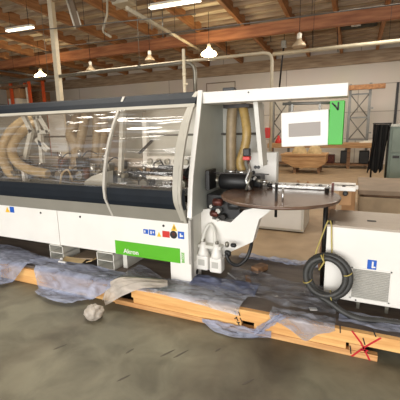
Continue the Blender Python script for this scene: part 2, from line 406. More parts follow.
# high-bay lamps
def bay(loc, label, lit, r=.16, grp=None):
    t = thing('high_bay_lamp', label, 'lamp', loc, 'high bay lamps hanging from the roof'); x, y, z = loc
    MB().lathe((x, y, z), [(r, 0), (r*.98, .04), (r*.8, .09), (r*.42, .14), (.06, .18)]).build('lamp_shade', 'bulb' if lit else 'reflector', t)
    MB().lathe((x, y, z+.18), [(.05, 0), (.06, .03), (.06, .12), (.03, .15)], 14).build('ballast', 'whitepvc', t)
    MB().cyl((x, y, z+.32), (x, y, deckz(y)), .008, 6).build('hanging_rod', 'darkmetal', t)
    if lit:
        MB().lathe((x, y, z-.05), [(r*.3, 0), (r*.75, .02), (r*.98, .055)]).build('lens', 'bulb', t)
    return t
bay(tuple(P(41, 77, y=10.5)), 'glowing hanging lamp left of the square post', True, .23)
bay(tuple(P(209, 55, y=10.5)), 'glowing hanging lamp above the white overhead beam', True, .24)
bay(tuple(P(299, 47, y=9.4)), 'unlit pale dome lamp right of the bent pipe', False, .17)
bay(tuple(P(150, 61, y=10.5)), 'small unlit dome lamp right of centre over the hood, near the roof beam', False, .17)
bay(tuple(P(91, 71, y=10.5)), 'small unlit dome lamp near the square post', False, .17)
def fluor(a, b_, label, lit=True, w=.09):
    a = Vector(a); b_ = Vector(b_); d = (b_-a); L = d.length; mid = (a+b_)/2
    t = thing('fluorescent_fixture', label, 'lamp', mid)
    ang = math.atan2(d.y, d.x); el = math.asin(d.z/L)
    rot = (Matrix.Rotation(ang, 3, 'Z') @ Matrix.Rotation(-el, 3, 'Y'))
    MB().box(mid-Vector((L/2, w, -.02)), mid+Vector((L/2, w, .07)), rot, mid).build('housing', 'whitepvc', t)
    for q in (-.35, .35):
        p = mid+rot @ Vector((q*L, 0, .05)); MB().cyl(p, (p.x, p.y, deckz(p.y)+.01), .006, 6).build('hanging_rod', 'darkmetal', t)
    mb = MB()
    for s in (-1, 1):
        o = rot @ Vector((0, s*w*.55, -.01)); mb.cyl(a+o, b_+o, .02, 10)
    mb.build('tube_lamp', 'fluor' if lit else 'whitepvc', t)
    return t
fluor(P(150, 8, y=8.2), P(200, 0, y=8.2), 'bright fluorescent fixture at the top edge above the roof beam')
fluor(P(7, 31, y=8), P(33, 27, y=8), 'short lit fluorescent fixture left of the square post', w=.06)
t = thing('hanging_fixture', 'unlit strip light hanging steeply down right of the square post', 'lamp', P(73, 14, y=8))
a, b_ = P(69, -3, y=8), P(78, 27, y=8); 
MB().prism([(P(66, -2, y=8).x, P(66, -2, y=8).z), (P(75, 28, y=8).x, P(75, 28, y=8).z), (P(81, 26, y=8).x, P(81, 26, y=8).z), (P(72, -2, y=8).x, P(72, -2, y=8).z)], 'y', 8, 8.06).build('housing', 'greybrown', t)
MB().tube([P(66, -2, y=7.98), P(75, 28, y=7.98)], .028, 8).build('tube_lamp', 'whitepvc', t)
MB().tube([P(77, 11, y=7.98), P(81, 26, y=7.98)], .018, 8).build('tube_lamp', 'whitepvc', t)
MB().cyl(P(70, 2, y=8.03), Vector((P(70, 2, y=8.03).x, 8.03, deckz(8))), .008, 6).build('hanging_rod', 'darkmetal', t)
tag(MB().tube(smooth([P(107, -6, y=8), P(107, 14, y=8), P(103, 29, y=8), P(106, 34, y=8), P(111, 37, y=8)], 5), .03, 10).build('flexible_hose', 'creampipe'), 'short pale bent hose dangling from the roof', 'hose')
h = P(124, 2, y=8)
ht = thing('unit_heater', 'beige box heater cut by the top edge, beside the slanting pipe', 'heater', h)
MB().box(h-Vector((.25, .2, .08)), h+Vector((.25, .2, .3)), bev=.03).build('casing', 'creampipe', ht)
MB().lathe(h+Vector((-.15, -.2, .1)), [(.13, 0), (.13, -.03), (.1, -.04)], 16, 'y').build('fan_grille', 'greybrown', ht)
# torn insulation
tq = thing('torn_insulation', 'black torn roof insulation patch with silver scraps at upper right', 'insulation', (-.1, 13, 4.9))
def f_ins(u, v):
    x = -.68+1.1*u; y = 12.75+.95*v
    return Vector((x, y, deckz(y)-.17-.05*math.sin(PI*v)*(1+nz(x*6, y*6))))
MB().grid(f_ins, 16, 10).build('batting', 'insul', tq)
MB().grid(lambda u, v: Vector((-.35+.28*u, 12.95+.25*v, deckz(13)-.26+.03*nz(u*5, v*5))), 6, 5).build('foil_scrap', 'chrome', tq)
# thin wires hanging under the roof
for i, (u, v0, v1, Y) in enumerate(((162, 0, 38, 9), (151, 2, 30, 9), (337, 20, 52, 12.4), (312, 20, 50, 12.2), (270, 32, 42, 12), (226, 40, 58, 12.5))):
    tag(MB().tube([P(u, v0, y=Y), P(u+1, v1, y=Y)], .014, 6).build('hanging_wire', 'rodgrey' if i < 2 else 'darkmetal'),
        ['pale vertical wire above the duct, right one of two', 'pale vertical wire above the duct, left one of two', 'dark wire hanging by the torn insulation', 'dark wire hanging just right of the pale dome lamp', 'dark wire hanging left of the pale dome lamp', 'dark wire hanging right of the glowing centre lamp'][i], 'wire', 'wires hanging under the roof')

# ================================================================ BACKGROUND THINGS
# storage rack far left
rk = thing('pallet_rack', 'orange storage rack at the far left beyond the hood', 'rack', (-14.8, 12.4, 0))
for x in (-16.4, -15.15, -13.95):
    for yy in (12.1, 12.9): MB().box((x-.06, yy-.05, 0), (x+.06, yy+.05, 4.05)).build('upright', 'orange', rk)
for z in (1.2, 2.9, 3.76):
    for yy in (12.05, 12.95): MB().box((-16.4, yy-.03, z-.06), (-13.95, yy+.03, z+.06)).build('beam', 'orange' if z < 3 else 'oldwood', rk)
MB().box((-16.4, 12.1, 2.92), (-13.95, 12.9, 2.96)).build('shelf', 'oldwood', rk)
MB().box((-16.4, 12.1, 3.78), (-13.95, 12.9, 3.82)).build('shelf', 'oldwood', rk)
for i, (u0, v0, u1, v1, mt, lb) in enumerate(((7, 86, 19, 98, 'cardboard', 'cardboard box with brown wrap on the orange rack'), (1, 80, 8, 87, 'greybrown', 'pale small box topmost at the left edge of the rack'), (9, 98, 18, 104, 'whitepvc', 'pale basket box low on the orange rack, just above the hood'))):
    a = P(u0, v1, y=12.2); b_ = P(u1, v0, y=12.2); zz = ((3.262, 3.7), (3.822, 4.05), (2.962, 3.26))[i]
    tag(MB().box((a.x, 12.2, zz[0]), (b_.x, 12.8, zz[1]), bev=.01).build('storage_box', mt), lb, 'box', 'boxes on the orange rack')
bc = P(27, 92, y=13.5); bd = P(40, 101, y=13.5)
rk2 = thing('storage_rack', 'plain wooden shelf rack right of the orange rack, carrying the brown crate', 'rack', (bc.x+.6, 13.9, 0))
for x in (bc.x-.1, bd.x+.1):
    for yy in (13.45, 14.25): MB().box((x-.04, yy-.04, 0), (x+.04, yy+.04, bd.z-.3)).build('upright', 'oldwood', rk2)
MB().box((bc.x-.15, 13.4, bd.z-.3), (bd.x+.15, 14.3, bd.z-.25)).build('shelf', 'oldwood', rk2)
tag(MB().box((bc.x, 13.5, bd.z-.249), (bd.x, 14.2, bc.z), bev=.01).build('wooden_crate', 'oldwood'), 'brown wooden crate beside the orange rack, under the left lamp', 'crate')
tag(MB().box((-14.22, 12.12, 2.965), (-14.14, 12.17, 3.7)).build('loose_board', 'whitepvc'), 'narrow white board leaning at the right end of the orange rack', 'board')
# wall ladder frame on the back
tf = thing('steel_truss_frame', 'dark steel ladder frame with X bracing standing behind the bench', 'frame', (.05, 15.6, 0))
for x, u in ((-.3, 0), (.42, 1)):
    MB().box((x-.05, 15.5, 0), (x+.05, 15.6, 3.25)).build('upright', 'rodgrey', tf)
for z in (2.85, 1.95, 1.08): MB().box((-.27, 15.52, z-.03), (.39, 15.56, z+.03)).build('crossbar', 'rodgrey', tf)
for z0, z1 in ((1.1, 1.93), (1.97, 2.83)):
    MB().tube([(-.26, 15.52, z0), (.38, 15.52, z1)], .022, 6).build('brace', 'rodgrey', tf)
    MB().tube([(.38, 15.58, z0), (-.26, 15.58, z1)], .022, 6).build('brace', 'rodgrey', tf)
for z in (1.35, 2.3): MB().box((.42, 15.4, z-.03), (.56, 15.5, z+.03)).build('bracket', 'rodgrey', tf)
bm = P(349, 88, y=15.3); 
tag(MB().box((-.42, 15.3, 3.0), (.92, 15.42, 3.18), bev=.01).build('timber_beam', 'joist'), 'brown timber beam across the top of the steel ladder frame', 'timber')
tf2 = thing('steel_truss_frame', 'dark steel braced frame partly hidden behind the hanging control box', 'frame', (-2.9, 15.6, 0))
for x in (-3.35, -2.65): MB().box((x-.05, 15.5, 0), (x+.05, 15.6, 3.1)).build('upright', 'rodgrey', tf2)
for z0, z1 in ((1.1, 1.8), (1.85, 2.7)):
    MB().tube([(-3.3, 15.52, z0), (-2.7, 15.52, z1)], .025, 6).build('brace', 'rodgrey', tf2)
    MB().tube([(-2.7, 15.58, z0), (-3.3, 15.58, z1)], .025, 6).build('brace', 'rodgrey', tf2)
# bench
bn = thing('timber_bench', 'long light timber workbench against the back wall', 'bench', (-1.3, 14.9, 0))
MB().box((-3.35, 14.5, .8), (.78, 15.35, .98), bev=.008).build('bench_top', 'benchwood', bn)
for x in (-3.2, -1.9, -.2, .6): MB().box((x-.06, 14.6, 0), (x+.06, 14.72, .8)).build('leg', 'oldwood', bn)
MB().box((-3.2, 14.65, .12), (.6, 15.2, .18)).build('lower_shelf', 'oldwood', bn)
for i, (x, w, h_, mt, lb) in enumerate(((-.95, .5, .34, 'redbrown', 'dark red box under the bench'), (-.35, .3, .5, 'black', 'black bin under the bench left of its right legs'), (.35, .36, .5, 'black', 'black box under the right end of the bench'))):
    tag(MB().box((x-w/2, 14.72, .18), (x+w/2, 15.1, .18+h_), bev=.03).build('storage_box', mt), lb, 'box', 'boxes under the bench')
for i, (x, mt, lb) in enumerate(((-2.95, 'red', 'bright red pointed tool lying on the left end of the bench'), (.4, 'whitepvc', 'small pale parts on the bench below the steel frame'))):
    mb = MB(); mb.lathe((x, 14.8, .98), [(.13, 0), (.15, .06), (.1, .16), (.05, .24), (.04, .32)], 10)
    if i: mb = MB().box((x-.25, 14.7, .98), (x+.1, 14.9, 1.03), bev=.01).box((x-.1, 14.75, .98), (x+.25, 14.95, 1.06), bev=.01)
    tag(mb.build('hand_tool' if not i else 'loose_parts', mt), lb, 'tool')
# pallet with sacks
pl = thing('wooden_crate', 'low tapered wooden crate on the tan floor, sacks on top', 'crate', (-1.6, 13.2, 0))
MB().prism([(-2.42, .66), (-.88, .62), (-.9, .36), (-1.15, .2), (-1.95, .2), (-2.4, .42)], 'y', 12.7, 13.7).build('crate_body', 'benchwood', pl)
MB().box((-2.44, 12.66, .62), (-.86, 13.74, .68)).build('rim_board', 'benchwood', pl)
for x in (-1.95, -1.12):
    for yy in (12.8, 13.5): MB().box((x-.05, yy, 0), (x+.05, yy+.1, .2)).build('foot', 'oldwood', pl)
for x, w, lb in ((-1.84, .27, 'tan sack on the crate, left one of two'), (-1.3, .26, 'tan sack on the crate, right one of two')):
    def fs(u, v, x=x, w=w):
        th = 2*PI*u; ph = v; r = w*(1-.55*ph**1.6)*(1+.12*nz(math.cos(th)*2+x, math.sin(th)*2, ph*3))
        if v == 1: r = 0
        return Vector((x+r*math.cos(th), 13.1+r*.8*math.sin(th), .68+.3*ph))
    tag(MB().grid(fs, 20, 8).build('grain_sack', 'bag'), lb, 'sack', 'sacks on the crate')
# cabinet with black curtain, right
gc = thing('steel_cabinet', 'grey green steel cabinet on casters at the right edge', 'cabinet', (1.1, 9.9, 0))
MB().box((.74, 9.5, .3), (1.6, 10.2, 1.6), bev=.01).build('body', 'gcab', gc)
MB().box((.8, 9.47, .98), (1.56, 9.5, 1.53), bev=.004).build('door', 'gcab', gc)
dd = MB().box((.8, 9.47, .36), (1.56, 9.5, .93), bev=.004).build('door', 'gcab', gc)
MB().box((.84, 9.45, .84), (.98, 9.47, .9)).build('handle', 'darkmetal', dd)
MB().box((.72, 9.48, 1.58), (1.62, 10.22, 1.64)).build('top_rim', 'galv', gc)
for x in (.82, 1.5):
    for yy in (9.6, 10.1):
        MB().box((x-.03, yy-.03, .2), (x+.03, yy+.03, .3)).build('leg', 'galv', gc)
        MB().lathe((x-.025, yy, .1), [(.1, 0), (.1, .05)], 14, 'x').build('caster_wheel', 'black', gc)
ck = thing('curtain_rack', 'black strip curtain hanging left of the grey green cabinet', 'curtain', (.58, 9.5, 0))
def fc(u, v):
    x = .37+.37*u-.07*v; y = 9.35+.05*math.sin(u*2*PI*5)+.1*u
    return Vector((x+.03*math.sin(v*3+u*9), y, 1.64-1.12*v-.05*math.sin(u*17)*v+.06*u*0))
MB().grid(fc, 60, 6).build('cloth', 'blackcloth', ck)
MB().cyl((.36, 9.42, 1.66), (.76, 9.42, 1.66), .015, 8).build('rail', 'darkmetal', ck)
for x in (.4, .72): MB().cyl((x, 9.46, 0), (x, 9.46, 1.66), .02, 8).build('stand_pole', 'darkmetal', ck)
MB().box((.36, 9.2, 0), (.76, 9.75, .04)).build('base', 'darkmetal', ck)
# dusty stack near right
cr = thing('board_stack', 'grey brown flat panel stack behind the white chiller box', 'stack', (.7, 7.2, 0))
MB().box((.1, 6.4, .46), (1.5, 8.1, .54), bev=.01).build('top_panel', 'greybrown', cr)
MB().box((.12, 6.42, .06), (1.45, 8.0, .42), bev=.01).build('carton', 'dustcard', cr)
for yy in (6.5, 7.8): MB().box((.2, yy, .42), (1.4, yy+.1, .46)).build('batten', 'oldwood', cr)
for yy in (6.5, 7.2, 7.9): MB().box((.14, yy, 0), (1.46, yy+.1, .06)).build('skid', 'oldwood', cr)
tag(MB().box((-.14, 6.0, 0), (.06, 6.45, .6), bev=.01).build('cardboard_box', 'cardboard'), 'narrow tan carton left of the grey brown panel stack', 'box')
# white box standing behind the turntable
wb = thing('electrical_enclosure', 'plain white metal box on the floor behind the round table', 'cabinet', (-1.0, 5.6, 0))
MB().box((-1.4, 5.3, .02), (-.64, 6.0, .62), bev=.008).build('body', 'offwhite', wb)
MB().box((-1.36, 5.29, .06), (-.68, 5.302, .58)).build('door', 'white', wb)
MB().box((-1.38, 5.4, 0), (-.66, 5.9, .02)).build('plinth', 'black', wb)
# loose brown slats on floor near wall
for i, (p, q, lb) in enumerate((((-1.2, 9.3), (-1.5, 10.6), 'left brown stick on the tan floor behind the roller rail'), ((-.95, 9.2), (-1.2, 10.5), 'right brown stick on the tan floor behind the roller rail'))):
    tag(MB().tube([(p[0], p[1], .03), (q[0], q[1], .03)], .03, 6).build('wooden_stick', 'joist'), lb, 'stick', 'sticks on the tan floor')

# ================================================================ WOODEN PLATFORM
pf = thing('wooden_platform', 'low dark plywood platform with fresh pine edge boards under the machine', 'platform', (-1.8, 3, 0))
MB().box((-6.0, 2.475, .165), (1.4, 3.57, .19)).build('deck_panel', 'deck', pf)
for a, b_, m_ in ((-1.80, 1.4, 'lumber'),):
    MB().box((a, 2.43, .0965), (b_, 2.475, .189), bev=.001).build('edge_board', m_, pf)
MB().box((-1.78, 2.43, .045), (-.745, 2.475, .096), bev=.001).build('edge_board', 'lumber', pf)
MB().box((-.64, 2.43, .045), (.03, 2.475, .096), bev=.001).build('edge_board', 'lumber', pf)
MB().box((-1.99, 2.425, .0), (.235, 2.475, .044), bev=.001).build('bottom_rail', 'lumber2', pf)
MB().box((-3.45, 2.44, .0), (-2.0, 2.48, .165), bev=.003).build('edge_board', 'lumber', pf)
MB().box((-6.0, 2.44, .0), (-3.46, 2.48, .165), bev=.003).build('edge_board', 'lumber', pf)
blk = MB().box((.05, 2.43, .045), (.15, 2.53, .094), bev=.003).build('spacer_block', 'lumber2', pf)
for x in (-5.6, -4.4, -3.2, -2.2, -1.2, -.3, .8, 1.3):
    MB().box((x-.045, 2.56, 0), (x+.045, 3.56, .164)).build('bearer', 'oldwood', pf)
MB().box((-6.0, 3.53, 0), (1.4, 3.569, .164)).build('back_board', 'oldwood', pf)
# red X and marker lines on the boards
def stroke(u0, v0, u1, v1, w, y=2.4235):
    a = P(u0, v0, y=y); b2 = P(u1, v1, y=y); d = (b2-a); n = Vector((-d.z, 0, d.x)).normalized()*w/2
    return [(a+n), (b2+n), (b2-n), (a-n)]
def strokes(name, lst, mt, parent, w, each=False):
    if each:
        for l_ in lst: strokes(name, [l_], mt, parent, w)
        return
    mb = MB()
    for (u0, v0, u1, v1, yy) in lst:
        q = stroke(u0, v0, u1, v1, w, yy)
        mb.prism([(p.x, p.z) for p in q], 'y', yy, yy+.003)
    return mb.build(name, mt, parent)
x_ = strokes('painted_cross', [(352, 331, 361, 343, 2.4275), (361, 343, 371, 363, 2.4225), (381, 338, 365, 347, 2.4275), (365, 347, 348, 359, 2.4225), (361, 350, 368, 351, 2.4225)], 'redpaint', pf, .012)
x_['label'] = 'red painted X'
strokes('marker_line', [(340, 325, 340.3, 333, 2.4275), (376, 337, 372.5, 329, 2.4275), (363, 338, 365, 345, 2.4275), (350, 346, 351, 354, 2.4225)], 'ink', pf, .008, True)
strokes('marker_line', [(234.5, 311, 236, 315, 2.4275), (238.5, 312, 240, 316, 2.4275), (236, 317, 238, 321, 2.4275), (240, 318, 242, 322, 2.4275), (236.5, 322, 240, 323, 2.4275), (238, 323, 240, 327, 2.4275), (234.5, 319, 237, 317, 2.4275)], 'ink', pf, .008, True)

# ================================================================ THE MACHINE
O = (-2.6, 3.1, .19)
mc = thing('edge_banding_machine', 'long white woodworking machine with curved glazed hood, dark rails and green nameplate', 'machine', O)
XA, XE = -5.4, -1.34
# lower body
MB().box((XA, 2.74, .38), (-1.315, 3.55, .9), bev=.004).build('base_body', 'offwhite', mc)
def lock(u, v, par):
    p = P(u, v, y=2.7); return MB().lathe((p.x, 2.712, p.z), [(.012, 0), (.012, -.006), (.006, -.01)], 12, 'y').build('lock', 'black', par)
p1 = MB().box((XA, 2.71, .375), (-2.925, 2.74, .772), bev=.003).build('front_panel', 'white', mc)
p2 = MB().box((-2.917, 2.71, .378), (-1.335, 2.74, .772), bev=.003).build('front_panel', 'white', mc)
lock(40, 213, p1); lock(79.5, 217, p2); lock(163, 226, p2)
MB().box((-1.335, 2.715, .2), (-1.312, 2.77, .80)).build('corner_strip', 'greyprint', mc)
# sloped rim, dark rails
MB().prism([(2.705, .772), (2.65, .905), (2.72, .905), (2.78, .772)], 'x', XA, XE).build('sloped_rim', 'beige', mc)
MB().prism([(2.652, .905), (2.628, .955), (2.622, 1.02), (2.63, 1.075), (2.67, 1.08), (2.68, .95), (2.70, .905)], 'x', XA, XE).build('lower_rail', 'navy', mc)
MB().prism([(2.925, 1.835), (2.965, 1.885), (3.02, 1.935), (3.1, 1.955), (3.1, 1.93), (3.03, 1.91), (2.96, 1.82)], 'x', XA, XE).build('top_rail', 'navy', mc)
MB().prism([(2.905, 1.805), (2.924, 1.834), (2.955, 1.82), (2.93, 1.795)], 'x', XA, XE).build('glazing_strip', 'fairing', mc)
hood = [(2.632, 1.078), (2.652, 1.2), (2.69, 1.36), (2.745, 1.51), (2.82, 1.66), (2.908, 1.806)]
hs_ = [(p.y, p.z) for p in smooth([(0, y, z) for y, z in hood], 5)]
for x0, x1 in ((XA, -2.19), (-2.15, -1.38)):
    g = MB(); hi = [Vector(p) for p in hs_]
    g.grid(lambda u, v, x0=x0, x1=x1, hi=hi: Vector((x0+(x1-x0)*v, hi[int(round(u*(len(hi)-1)))].x, hi[int(round(u*(len(hi)-1)))].y)), len(hi)-1, 2)
    g.build('window_pane', 'glass', mc)
prof = [(2.712, .77), (2.655, .885), (2.612, .97), (2.605, 1.07), (2.632, 1.23), (2.675, 1.38), (2.735, 1.52), (2.81, 1.66), (2.90, 1.79), (3.02, 1.945)]
for x0, x1, mt in ((-2.182, -2.158, 'ribcol'), (-1.372, -1.346, 'fairing')):
    MB().ribbon([Vector(p)-Vector((.006, 0)) for p in prof], .03, 'x', x0, x1).build('hood_rib', mt, mc)
HP = smooth([(0, y, z) for y, z in prof], 4)
def wide(u, v):
    p = HP[min(len(HP)-1, int(round(u*(len(HP)-1))))]
    return Vector((-1.374-(.055*math.sin(PI*(1-u)**.75*.9+.0)**.7)*(1-v), p.y-.004, p.z))
MB().grid(wide, len(HP)-1, 3).build('side_fairing', 'fairing', mc)
# rear panel of the machine with a seam rod
bp = MB().box((XA, 3.52, .9), (-1.35, 3.55, 1.12)).build('back_panel', 'beige', mc)
MB().box((XA, 3.5, 1.9), (-1.35, 3.55, 1.935)).build('back_rail', 'offwhite', mc)
MB().cyl((XA, 3.47, 1.55), (-.87, 3.47, 1.55), .011, 8).build('seam_rod', 'rodgrey', mc)
MB().box((XA, 3.495, 1.12), (P(46, 112, y=3.5).x, 3.515, 1.86)).build('inner_sheet', 'beige', mc)
a = P(48, 112, y=3.5); b_ = P(73, 152, y=3.5)
MB().box((a.x, 3.49, b_.z), (b_.x-.1, 3.515, a.z)).build('inner_sheet', 'white', mc)
a = P(129, 105, y=3.5); b_ = P(190, 158, y=3.5)
MB().box((a.x+.2, 3.49, b_.z), (-1.5, 3.515, 1.84)).build('inner_sheet', 'offwhite', mc)
# ---- inside the hood
wb1 = MB().box((XA, 3.0, .9), (-1.40, 3.5, .98)).build('work_bed', 'darkmetal', mc)
fb = MB().box((-5.3, 3.22, 1.2), (-1.42, 3.38, 1.3), bev=.01).build('feed_beam', 'steel', mc)
MB().box((-5.3, 2.93, .98), (-1.42, 2.99, 1.06), bev=.008).build('guide_rail', 'chrome', mc)
for i in range(40):
    x = -5.2+i*.095; 
    MB().lathe((x, 3.1, 1.10), [(.034, 0), (.034, .07)], 10, 'z').build('press_roller', 'black' if i % 3 else 'chrome', fb)
rng = random.Random(3)
for i, x in enumerate([-5.1, -4.7, -4.25, -3.9, -3.55, -3.2, -2.85, -2.55, -1.98, -1.75, -1.55]):
    w = rng.uniform(.08, .15); z0 = .99; h_ = rng.uniform(.18, .38); yy = rng.uniform(3.0, 3.1)
    mt = rng.choice(['darkmetal', 'galv', 'redbrown', 'darkmetal', 'beige'])
    mu = MB().box((x-w, yy, z0), (x+w*.7, yy+.14, z0+h_*.5), bev=.012).box((x-w*.6, yy+.02, z0+h_*.5), (x+w*.4, yy+.12, z0+h_*.9), bev=.01).build('motor_unit', mt, mc)
    MB().lathe((x+w*.2, yy-.06, z0+h_*.35), [(.045, 0), (.05, .01), (.05, .06)], 14, 'y').build('motor', rng.choice(['black', 'chrome', 'galv']), mu)
    MB().cyl((x-w*.3, yy+.05, z0+h_*.9), (x-w*.3, yy+.05, z0+h_*.9+.08), .02, 10).build('cylinder', 'chrome', mu)
    MB().tube(smooth([(x, yy, z0+h_*.5), (x+.06, yy-.05, z0+h_*.8), (x+.12, yy+.02, z0+h_*1.1), (x+.14, yy+.14, z0+h_*1.0)], 5), .007, 6).build('cable', 'black', mu)
for i in range(46):
    x = -4.9+3.4*rng.random(); z = rng.uniform(1.0, 1.25); yy = rng.uniform(2.93, 3.2); q = rng.uniform(.015, .04)
    mt = rng.choice(['black', 'darkmetal', 'chrome', 'black', 'redbrown', 'galv', 'darkmetal'])
    if i % 3: MB().lathe((x, yy, z), [(q*.7, 0), (q, .008), (q, q*3), (q*.5, q*3+.01)], 10, 'xyz'[i % 3]).build('fixture', mt, wb1)
    else: MB().box((x-q*2, yy-q, z-q), (x+q*2, yy+q, z+q), R('Y', rng.uniform(-40, 40)), None, .004).build('bracket', mt, wb1)
for x in (-4.6, -3.6, -2.95, -1.9):
    MB().tube(smooth([(x, 2.98, 1.05), (x+.08, 2.95, 1.2), (x+.2, 3.0, 1.22), (x+.27, 3.1, 1.08)], 6), .008, 6).build('cable', 'black', wb1)
# big cream suction hoses at left
def hose(name, pts, r, mt, parent, n=8, pitch=.035, rh=None):
    return MB().tube(smooth(pts, n), r, 14, ribs=pitch, rib_h=(r*.09 if rh is None else rh)).build(name, mt, parent)
Y3 = 3.05
hose('suction_hose', [P(32, 119, y=3.3), P(22, 122, y=3.2), P(9, 134, y=3.1), P(3, 150, y=3.05), P(6, 166, y=3.0), P(17, 180, y=3.0), P(30, 190, y=3.05)], .058, 'hosecream', mc)
hose('suction_hose', [P(36, 124, y=3.25), P(28, 127, y=3.15), P(17, 138, y=3.0), P(12, 150, y=2.95), P(16, 161, y=2.9), P(28, 169, y=2.9), P(48, 174, y=2.95)], .052, 'hosecream', mc)
# tan hoses hanging in the middle
hose('suction_hose', [P(80, 108, y=3.35), P(76, 122, y=3.3), P(71, 135, y=3.25), P(76, 150, y=3.2), P(76, 170, y=3.15), P(73, 192, y=3.1)], .062, 'hosetan', mc)
hose('suction_hose', [P(88, 108, y=3.3), P(84, 125, y=3.25), P(80, 145, y=3.2), P(77, 165, y=3.15), P(75, 186, y=3.1)], .05, 'hosetan', mc)
hose('suction_hose', [P(96, 108, y=3.35), P(97, 130, y=3.35), P(96, 150, y=3.3), P(92, 172, y=3.25)], .05, 'hosetan', mc)
hose('suction_hose', [P(103, 108, y=3.4), P(104, 130, y=3.4), P(101, 150, y=3.35), P(98, 168, y=3.3)], .045, 'hosetan', mc)
a = P(68, 108, y=3.45); b_ = P(106, 104, y=3.45)
MB().box((a.x, 3.25, a.z-.05), (b_.x, 3.45, a.z+.07), bev=.02).build('hose_manifold', 'darkmetal', mc)
# pale lever frame
def bar(pts, w, mt, name, parent, y0, y1):
    mb = MB()
    for (u0, v0, u1, v1) in pts:
        a = P(u0, v0, y=y0); b2 = P(u1, v1, y=y0); d = b2-a; n = Vector((-d.z, 0, d.x)).normalized()*w/2; e = d.normalized()*w*.3
        a = a-e; b2 = b2+e
        mb.prism([(p.x, p.z) for p in (a+n, b2+n, b2-n, a-n)], 'y', y0, y1)
    return mb.build(name, mt, parent)
bar([(21, 113, 30, 131), (30, 131, 24, 158)], .055, 'offwhite', 'lever_arm', mc, 3.02, 3.06)
bar([(34, 118, 38, 132), (38, 132, 47, 132), (47, 132, 38, 117), (38, 117, 34, 118)], .04, 'offwhite', 'lever_frame', mc, 3.07, 3.1)
bar([(39, 135, 41, 162), (36, 140, 46, 150)], .05, 'offwhite', 'lever_bracket', mc, 3.07, 3.11)
bar([(22, 167, 24, 182)], .045, 'white', 'support_post', mc, 2.9, 2.94)
# pale rounded guard low at centre
def fg(u, v):
    th = PI*u; x = -2.42+.2*v; return Vector((x, 3.0-.12*math.sin(th)+.0, 1.0+.0+.0)) 
a = P(86, 192, y=2.95)
MB().prism([(P(85, 191, y=2.9).x, P(85, 191, y=2.9).z), (P(86, 181, y=2.9).x, P(86, 181, y=2.9).z), (P(93, 176, y=2.9).x, P(93, 176, y=2.9).z), (P(104, 172, y=2.9).x, P(104, 172, y=2.9).z), (P(104, 193, y=2.9).x, P(104, 193, y=2.9).z)], 'y', 2.88, 3.05).build('guard_cover', 'offwhite', mc)
MB().tube(smooth([P(60, 186, y=2.85), P(62, 174, y=2.85), P(68, 170, y=2.9), P(72, 180, y=2.95)], 6), .01, 8).build('air_line', 'hosecream', mc)
# right window: white posts, sheets, roller assembly
bar([(144, 119, 145, 165)], .05, 'white', 'support_post', mc, 3.1, 3.15)
bar([(122, 104, 119, 186)], .045, 'offwhite', 'support_post', mc, 3.1, 3.15)
bar([(127, 108, 143, 110)], .05, 'beige', 'cross_plate', mc, 3.2, 3.24)
MB().prism([(P(126, 108, y=3.3).x, P(126, 108, y=3.3).z), (P(142, 108, y=3.3).x, P(142, 108, y=3.3).z), (P(142, 160, y=3.3).x, P(142, 160, y=3.3).z), (P(125, 186, y=3.3).x, P(125, 186, y=3.3).z)], 'y', 3.3, 3.32).build('inner_sheet', 'beige', mc)
bar([(139, 153, 151, 141)], .02, 'darkmetal', 'brace_arm', mc, 3.0, 3.03)
a = P(146, 166, y=3.0); b_ = P(186, 158, y=3.0)
ra = MB().box((a.x, 3.0, a.z-.02), (-1.45, 3.1, a.z+.1), bev=.015).build('head_beam', 'white', mc)
for i in range(6):
    x = a.x+.06+i*.1
    MB().lathe((x, 2.99, a.z+.05), [(.03, 0), (.03, -.02)], 12, 'y').build('bolt_cap', 'galv', ra)
a = P(156, 176, y=2.95); b_ = P(186, 167, y=2.95)
MB().lathe((a.x, 3.02, a.z+.05), [(.05, 0), (.06, .02), (.06, .24), (.05, .26)], 16, 'x').build('motor', 'darkmetal', mc)
MB().lathe((a.x+.3, 3.02, a.z+.03), [(.05, 0), (.05, .14)], 16, 'x').build('motor', 'black', mc)
a = P(146, 178, y=2.9)
MB().box((a.x, 2.9, a.z-.015), (a.x+.3, 2.96, a.z+.03), bev=.006).build('pressure_bar', 'chrome', mc)
a = P(140, 190, y=2.85)
MB().lathe((a.x, 2.9, a.z), [(.035, 0), (.035, .12)], 12, 'x').build('small_motor', 'redbrown', mc)
MB().tube(smooth([P(155, 172, y=2.9), P(154, 164, y=2.9), P(160, 161, y=2.92), P(165, 168, y=2.95)], 6), .008, 8).build('air_line', 'black', mc)
# ---- stickers and nameplate on the front panels
gx0, gx1 = -2.164, -1.425
npl = MB().box((gx0, 2.706, .378), (gx1, 2.71, .522)).build('nameplate', 'green', mc)
text_mesh('name_text', 'Akron', .066, 'white', npl, (gx0+.10, 2.7055, .40), (PI/2, 0, 0), 1.05, .001)
text_mesh('maker_text', 'BIESSE', .04, 'green', npl, (gx1+.042, 2.7095, .385), (PI/2, 0, PI/2), .95, .0012)
def sticker(u0, v0, u1, v1, mt, yy=2.708, parent=None, par_y=None, shape=None):
    a = P(u0, v1, y=yy); b2 = P(u1, v0, y=yy); mb = MB(); cx = (a.x+b2.x)/2
    if shape == 'tri': mb.prism([(a.x, a.z), (b2.x, a.z), (cx, b2.z)], 'y', yy, yy+.0018)
    elif shape == 'disc':
        r = (b2.x-a.x)/2; cz = (a.z+b2.z)/2; mb.prism([(cx+r*math.cos(k*PI/8), cz+r*math.sin(k*PI/8)) for k in range(16)], 'y', yy, yy+.0018)
    else: mb.box((a.x, yy, a.z), (b2.x, yy+.0018, b2.z))
    return mb.build('sticker', mt, mc if parent is None else parent)
s = sticker(143.5, 229.5, 148, 233.5, 'blue'); s['label'] = 'blue safety sticker'
